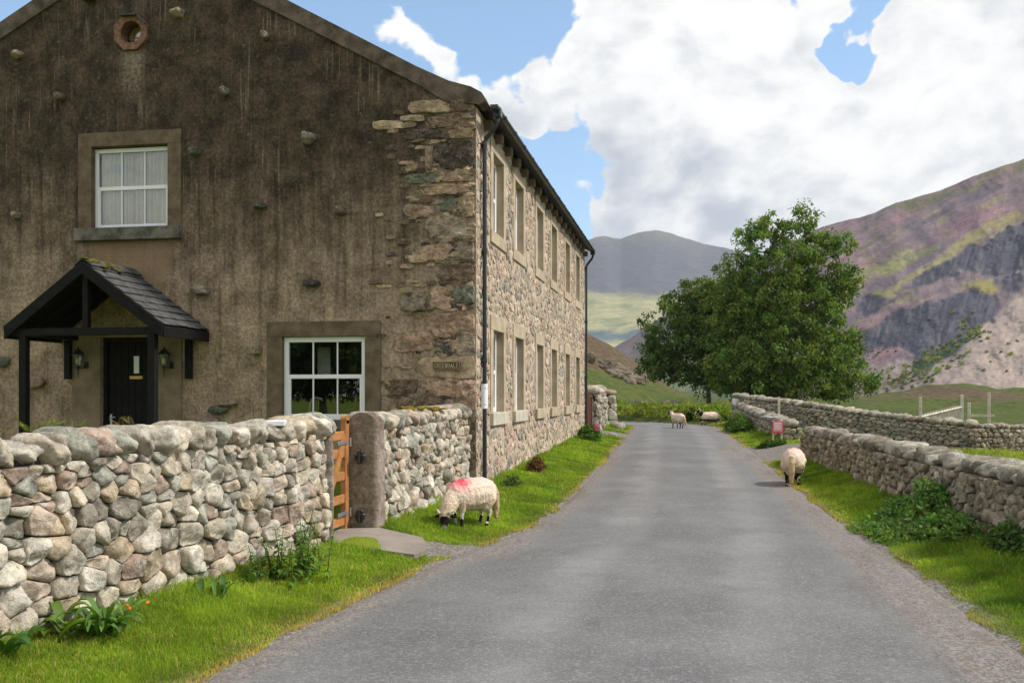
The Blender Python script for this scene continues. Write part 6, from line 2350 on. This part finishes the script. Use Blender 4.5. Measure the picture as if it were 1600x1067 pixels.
r_ = rosette('fern_clump', 'glossy long leaved clump against the foreground wall, with orange flowers', 168, 978, 6.5, 60, .29, .042, .62, (0.105, 0.205, 0.045), 1)
mb = MB(); rng = np.random.default_rng(6)
for k in range(6):
    q = (r_.location.x + .04 + rng.normal(0, .09), r_.location.y + .10 + rng.normal(0, .09), r_.location.z + .175 + rng.uniform(-.03, .02))
    mb = MB()
    rock(mb, q, (.012, .012, .009), rng, (.70, .22, .02), None, 2, 1, .1, 2)
    mb.build('flower', M['leaf'], r_, cols=True)
rosette('dock_plant', 'low dock plant with yellowing leaves left of the leafy clump', 92, 1000, 6.35, 15, .24, .075, .6, (0.12, 0.19, 0.03), 2)
rosette('dock_plant', 'dock leaves at the bottom left edge of the picture', 6, 1022, 5.9, 12, .2, .08, .6, (0.05, 0.12, 0.025), 3)
rosette('fern_clump', 'small fern tuft low in the foreground wall foot', 338, 922, 7.8, 14, .17, .04, .7, (0.07, 0.15, 0.025), 4)
rosette('fern_clump', 'small leafy tuft at the wall foot below the nettle stems', 398, 905, 8.3, 12, .16, .04, .6, (0.06, 0.12, 0.022), 9)


def stemmed(name, label, px, py, dd, n, h, spread, llen, base, seed):
    rng = np.random.default_rng(seed)
    p = at(px, py, dd); zg = gz1(p[0], p[1])
    root = thing(name, (p[0], p[1], zg), label, 'plant')
    ms, ml = MB(), MB()
    C_, A_, N_, L_, W_, K_ = [], [], [], [], [], []
    for k in range(n):
        bx, by = p[0] + rng.normal(0, spread), p[1] + rng.normal(0, spread * 1.6)
        hh = h * rng.uniform(.45, 1.1)
        tx, ty = rng.normal(0, .16) * hh, rng.normal(0, .16) * hh
        zz0 = gz1(bx, by)
        pts_ = [Vector((bx + tx * t * t, by + ty * t * t, zz0 + hh * t)) for t in np.linspace(0, 1, 6)]
        ms.tube(pts_, [.006, .005, .005, .004, .003, .002], 5, col=(.12, .16, .04))
        for t in np.linspace(.15, 1, 9):
            q = np.array((bx + tx * t * t, by + ty * t * t, zz0 + hh * t))
            for s_ in (0, PI):
                a = rng.uniform(0, .6) + s_ + t * 7
                dv = np.array((math.cos(a), math.sin(a), -.25))
                l = llen * (1.15 - t * .6) * rng.uniform(.7, 1.2)
                C_.append(q + dv * l * .5); A_.append(dv); N_.append((0, 0, 1)); L_.append(l); W_.append(l * .42)
                K_.append(np.array(base) * rng.uniform(.65, 1.35))
    leaf_quads(ml, np.array(C_), np.array(A_), np.array(N_, float), np.array(L_), np.array(W_), np.array(K_))
    ml.build('leaves', M['leaf'], root, cols=True)
    ms.build('stems', M['leaf'], root, cols=True)


stemmed('nettle_clump', 'tall nettles in front of the foreground wall beside the garden gate', 478, 905, 8.75, 22, .58, .12, .115, (0.10, 0.19, 0.03), 8)
stemmed('nettle_clump', 'short nettle stems against the foreground wall, left of the tall nettles', 415, 892, 8.5, 7, .32, .06, .09, (0.085, 0.16, 0.03), 18)


def wall_fern(label, px, py, dd, n, ln_, base, seed):
    rng = np.random.default_rng(seed)
    p = at(px, py, dd)
    root = thing('wall_fern', p, label, 'fern', 'ferns growing on the foreground wall')
    mb = MB()
    C_, A_, N_, L_, W_, K_ = [], [], [], [], [], []
    for k in range(n):
        a = rng.uniform(0, 2 * PI); up = rng.uniform(.7, 1.1)
        for i in range(9):
            t = (i + 1) / 10
            q = np.array((p[0] + math.cos(a) * ln_ * t * .8, p[1] + math.sin(a) * ln_ * t * .8, p[2] + ln_ * up * (t - .35 * t * t)))
            for s_ in (-1, 1):
                dv = np.array((math.cos(a + s_ * 1.1), math.sin(a + s_ * 1.1), .25))
                l = ln_ * .34 * (1 - .75 * t)
                C_.append(q + dv * l * .5); A_.append(dv); N_.append((math.cos(a) * .3, math.sin(a) * .3, 1)); L_.append(l); W_.append(l * .5); K_.append(np.array(base) * rng.uniform(.7, 1.3))
    leaf_quads(mb, np.array(C_), np.array(A_), np.array(N_, float), np.array(L_), np.array(W_), np.array(K_))
    mb.build('fronds', M['leaf'], root, cols=True)


wall_fern('yellow green fern on the wall top, just right of the left porch post', 48, 676, 7.6, 5, .15, (0.20, 0.24, 0.03), 1)
wall_fern('pair of fern fronds on the wall top between porch post and door', 76, 674, 7.5, 6, .17, (0.20, 0.25, 0.03), 2)
wall_fern('fern on the wall top, nearest the front door', 117, 673, 7.7, 4, .13, (0.16, 0.20, 0.03), 3)
wall_fern('tiny fern on the wall top at the left edge of the picture', 12, 680, 7.2, 4, .09, (0.16, 0.19, 0.04), 4)
wall_fern('straw coloured seed heads on the wall top in front of the door', 205, 664, 8.4, 4, .12, (0.26, 0.19, 0.10), 5)
wall_fern('faded seed head on the wall top in front of the door handle', 188, 666, 8.2, 3, .12, (0.24, 0.17, 0.10), 6)

# ------------------------------------------------------------------ sheep
def sheep(label, x, y, heading, pose, seed, scale=1.0, mark=0.0, markx=0.22, zoff=0.0, facecol='black'):
    """local x forward; body grown as one skin from overlapping balls"""
    rng = np.random.default_rng(seed)
    root = thing('sheep', (x, y, gz_any(x, y) + zoff), label, 'sheep', 'horned sheep by the lane', heading)
    root.scale = (scale, scale, scale)
    balls = []          # (pos, radius xyz, kind)

    def chain(pts, kind, step=.35):
        for (a, b) in zip(pts[:-1], pts[1:]):
            pa, ra = Vector(a[:3]), np.array(a[3:] if len(a) == 6 else [a[3]] * 3)
            pb, rb = Vector(b[:3]), np.array(b[3:] if len(b) == 6 else [b[3]] * 3)
            n = max(2, int((pb - pa).length / (min(ra.min(), rb.min()) * step)) + 1)
            for i in range(n):
                t = i / n
                balls.append((pa.lerp(pb, t), ra * (1 - t) + rb * t, kind))
        l = pts[-1]
        balls.append((Vector(l[:3]), np.array(l[3:] if len(l) == 6 else [l[3]] * 3), kind))

    body = [(-.34, 0, .43, .13, .15, .185), (-.23, 0, .43, .17, .20, .22), (-.05, 0, .425, .20, .222, .228), (.12, 0, .425, .18, .205, .22), (.24, 0, .435, .15, .165, .185)]
    chain(body, 'wool', .5)
    hy = pose.get('turn', 0.0)
    if pose['head'] == 'graze':
        neck = [(.30, 0, .40, .135), (.40, hy * .25, .29, .115), (.46, hy * .5, .20, .088)]
        chain(neck, 'wool')
        head = [(.47, hy * .6, .185, .072), (.50, hy * .85, .12, .060), (.53, hy * 1.1, .05, .040), (.535, hy * 1.2, .025, .034)]
        chain(head, 'face')
        hp, hd = Vector(head[0][:3]), (Vector(head[2][:3]) - Vector(head[0][:3])).normalized()
    else:
        neck = [(.28, 0, .48, .13), (.37, hy * .2, .57, .10), (.43, hy * .4, .64, .082)]
        chain(neck, 'dark' if pose.get('darkneck') else 'wool')
        head = [(.45, hy * .5, .67, .072), (.53, hy * .8, .645, .058), (.61, hy * 1.1, .605, .042), (.63, hy * 1.15, .595, .038)]
        chain(head, 'face')
        hp, hd = Vector(head[0][:3]), (Vector(head[2][:3]) - Vector(head[0][:3])).normalized()
    side = hd.cross(Vector((0, 0, 1)))
    if side.length < .2: side = Vector((0, 1, 0))
    side = side.normalized()
    upv = side.cross(hd).normalized()
    # ears
    for s_ in (-1, 1):
        e0 = hp + side * s_ * .06 + upv * .015; e1 = hp + side * s_ * .145 - upv * .0 - hd * .0 + Vector((0, 0, -.015))
        chain([(*e0, .022), (*e0.lerp(e1, .5), .024), (*e1, .012)], 'face', .5)
    st = pose.get('stride', (0, 0, 0, 0))
    for k, (lx, ly) in enumerate(((.20, .085), (.20, -.085))):
        f = st[k]
        chain([(lx, ly, .34, .075), (lx + f * .3, ly, .235, .045)], 'legtop')
        chain([(lx + f * .3, ly, .235, .038), (lx + f * .6 + .012, ly, .175, .031), (lx + f * .85, ly, .10, .0225), (lx + f, ly, .045, .023), (lx + f + .012, ly, .018, .028)], 'leg')
    for k, (lx, ly) in enumerate(((-.27, .095), (-.27, -.095))):
        f = st[2 + k]
        chain([(lx, ly, .36, .115), (lx + .05 + f * .2, ly, .26, .075)], 'legtop')
        chain([(lx + .05 + f * .2, ly, .26, .060), (lx - .045 + f * .6, ly, .185, .033), (lx - .03 + f * .8, ly, .10, .024), (lx + f - .01, ly, .045, .023), (lx + f + .005, ly, .018, .028)], 'leg')
    tl = pose.get('tail', .10)
    chain([(-.46, 0, .50, .045), (-.505, 0, .40, .055), (-.515, pose.get('tailside', 0) * .4, .26, .055), (-.51, pose.get('tailside', 0), tl, .035)], 'tail')
    V0, F0 = ico(2)
    Vs, Fs = [], []
    for i, (p, r, k) in enumerate(balls):
        Vs.append(V0 * r + np.array(p)); Fs.append(F0 + i * len(V0))
    me = bpy.data.meshes.new('tmp')
    me.from_pydata(np.concatenate(Vs).tolist(), [], np.concatenate(Fs).tolist())
    tmp = bpy.data.objects.new('tmp', me); COL.objects.link(tmp)
    rm = tmp.modifiers.new('r', 'REMESH'); rm.mode = 'VOXEL'; rm.voxel_size = .0085
    sm = tmp.modifiers.new('s', 'SMOOTH'); sm.factor = .5; sm.iterations = 4
    dg = bpy.context.evaluated_depsgraph_get()
    ev = tmp.evaluated_get(dg)
    m2 = ev.to_mesh()
    V = np.empty(len(m2.vertices) * 3); m2.vertices.foreach_get('co', V); V = V.reshape(-1, 3)
    polys = [list(p.vertices) for p in m2.polygons]
    nr = np.empty(len(m2.vertices) * 3); m2.vertices.foreach_get('normal', nr); nr = nr.reshape(-1, 3)
    ev.to_mesh_clear()
    bpy.data.objects.remove(tmp); bpy.data.meshes.remove(me)
    # what each point of the skin is
    best = np.full(len(V), 1e9); kind = np.zeros(len(V), int)
    names = ['wool', 'face', 'leg', 'legtop', 'tail', 'dark']
    for (p, r, k) in balls:
        d_ = np.sqrt((((V - np.array(p)) / r) ** 2).sum(1))
        w = d_ < best
        best = np.where(w, d_, best); kind = np.where(w, names.index(k), kind)
    wool = (kind == 0) | (kind == 3) | (kind == 4)
    n1 = fbm(V * 26, seed, 3, .6); n2 = fbm(V * np.array((60, 60, 24)), seed + 3, 2, .6); n3 = fbm(V * 9, seed + 5, 3)
    disp = np.where(wool, (.003 * n1 + .0022 * n2 + .007 * n3), .0015 * n1)
    V = V + nr * disp[:, None]
    base = np.tile(np.array((0.80, 0.665, 0.54)), (len(V), 1))
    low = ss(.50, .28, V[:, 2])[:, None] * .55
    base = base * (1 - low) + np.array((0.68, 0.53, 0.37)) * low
    pinkness = pose.get('pink', 0.5) * ss(.45, .62, V[:, 2])[:, None]
    base = base * (1 - pinkness * .65) + np.array((0.80, 0.53, 0.47)) * pinkness * .65
    dirt = ss(.1, .6, n3)[:, None] * .25
    base = base * (1 - dirt) + np.array((0.42, 0.33, 0.22)) * dirt
    if mark > 0:
        dmk = np.sqrt(((V[:, 0] - markx) / .135) ** 2 + ((V[:, 1]) / .15) ** 2) + (.25 * n1 + .3 * n3)
        mk = (ss(1.5, .2, dmk) * (V[:, 2] > .47))[:, None] * mark
        base = base * (1 - mk) + np.array((0.78, 0.085, 0.13)) * mk
    tailc = (kind == 4)[:, None]
    base = np.where(tailc, np.array((0.55, 0.42, 0.26)), base)
    blk, wht = np.array((0.018, 0.016, 0.016)), np.array((0.62, 0.58, 0.52))
    legp = fbm(V * 11 + 5, seed + 8, 2)
    legc = np.where((legp > pose.get('legblack', .15))[:, None], blk, wht)
    legc = np.where((V[:, 2] < .028)[:, None], np.array((0.03, .027, .025)), legc)
    base = np.where((kind == 2)[:, None], legc, base)
    if pose.get('darkbelly'):
        db = ss(.34, .27, V[:, 2] + .04 * n1)[:, None] * (((kind == 0) | (kind == 3))[:, None])
        base = base * (1 - db) + blk * 1.6 * db
    fm = ss(.02, .09, (V - np.array(hp)) @ np.array(hd))
    muzzle = ss(.12, .16, (V - np.array(hp)) @ np.array(hd))[:, None]
    fc = blk * (1 - muzzle * pose.get('whitemuzzle', .5)) + wht * muzzle * pose.get('whitemuzzle', .5)
    base = np.where((kind == 1)[:, None], fc, base)
    base = np.where((kind == 5)[:, None], blk * 1.3, base)
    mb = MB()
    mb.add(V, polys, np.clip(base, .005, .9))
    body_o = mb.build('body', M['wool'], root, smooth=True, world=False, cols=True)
    # horns curl back, down and forward
    for s_ in (-1, 1):
        mb = MB()
        pts_, rd = [], []
        hl = pose.get('horn', 1.0)
        c0 = hp + side * s_ * .055 + upv * .072
        for i in range(13):
            t = i / 12
            a = t * 3.9 * hl
            pts_.append(c0 + side * s_ * (.012 + .075 * t) - hd * (.055 * math.sin(a)) + upv * (.05 * (1 - math.cos(a)) * -1 + .02 * math.sin(a)))
            rd.append(.025 * (1 - t * .75))
        mb.tube(pts_, rd, 8)
        mb.build('horn', M['horn'], root, smooth=True, world=False)
        mb = MB()
        V1, F1 = ico(2)
        mb.add(V1 * .010 + np.array(hp + side * s_ * .052 + hd * .045 + upv * .022), [F1])
        mb.build('eye', M['eye'], root, smooth=True, world=False)
    return root


def gz_any(x, y):
    e = float(edge(np.array([x]), np.array([y]))[0])
    if e < 0:
        return float(lane_z(y)) + .035 * float(ss(.1, 1.4, -e))
    return gz1(x, y)


x_, y_, _ = at(733, 822, 12.3)
sheep('cream sheep with red marked shoulders grazing by the house corner', x_, y_, math.atan2(-SN, -CS) + 0.82, {'head': 'graze', 'turn': .07, 'tail': .09, 'pink': 1.0, 'stride': (.02, -.03, .03, -.03), 'legblack': .25, 'horn': .62, 'whitemuzzle': .25}, 3, 0.93, 1.0, .18)
x_, y_, _ = at(1240, 742, 18.3)
sheep('pink tinged sheep seen from behind on the right hand verge', x_, y_, math.atan2(y_, x_) - 0.06, {'head': 'graze', 'turn': -.03, 'tail': .09, 'tailside': .01, 'stride': (.06, -.05, -.07, .05), 'pink': 1.0, 'legblack': -.05, 'horn': .8}, 11, 1.05, .55, .05)
x_, y_, _ = at(1059, 671, 39.5)
sheep('sheep walking away in the middle of the lane, head turned left', x_, y_, math.atan2(CS, -SN) + .42, {'head': 'up', 'turn': .12, 'tail': .14, 'tailside': -.07, 'stride': (.05, -.05, -.05, .06), 'pink': .6, 'legblack': -.3, 'whitemuzzle': .6}, 17, .92, .6, -.15)
x_, y_, _ = at(1108, 664, 43.5)
sheep('sheep with black belly and neck crossing at the edge of the bend', x_, y_, math.atan2(-SN, -CS) - .05, {'head': 'up', 'turn': .0, 'tail': .16, 'stride': (.16, -.05, .02, -.06), 'darkbelly': True, 'darkneck': True, 'legblack': 0.1, 'whitemuzzle': 1.0, 'pink': .5}, 23, .95, .0)

# ------------------------------------------------------------------ the air
m, g = new_mat('haze_air')
vol = g.n('ShaderNodeVolumePrincipled', {'Color': (0.80, 0.86, 0.97), 'Density': 0.00008, 'Anisotropy': 0.0})
g.n('ShaderNodeOutputMaterial', {'Volume': vol.outputs[0]})
mb = MB()
mb.box((-4200, -1400, -40), (4200, 6200, 640))
hz = mb.build('haze', m)
tag(hz, 'thin pale summer haze', None, kind='stuff')
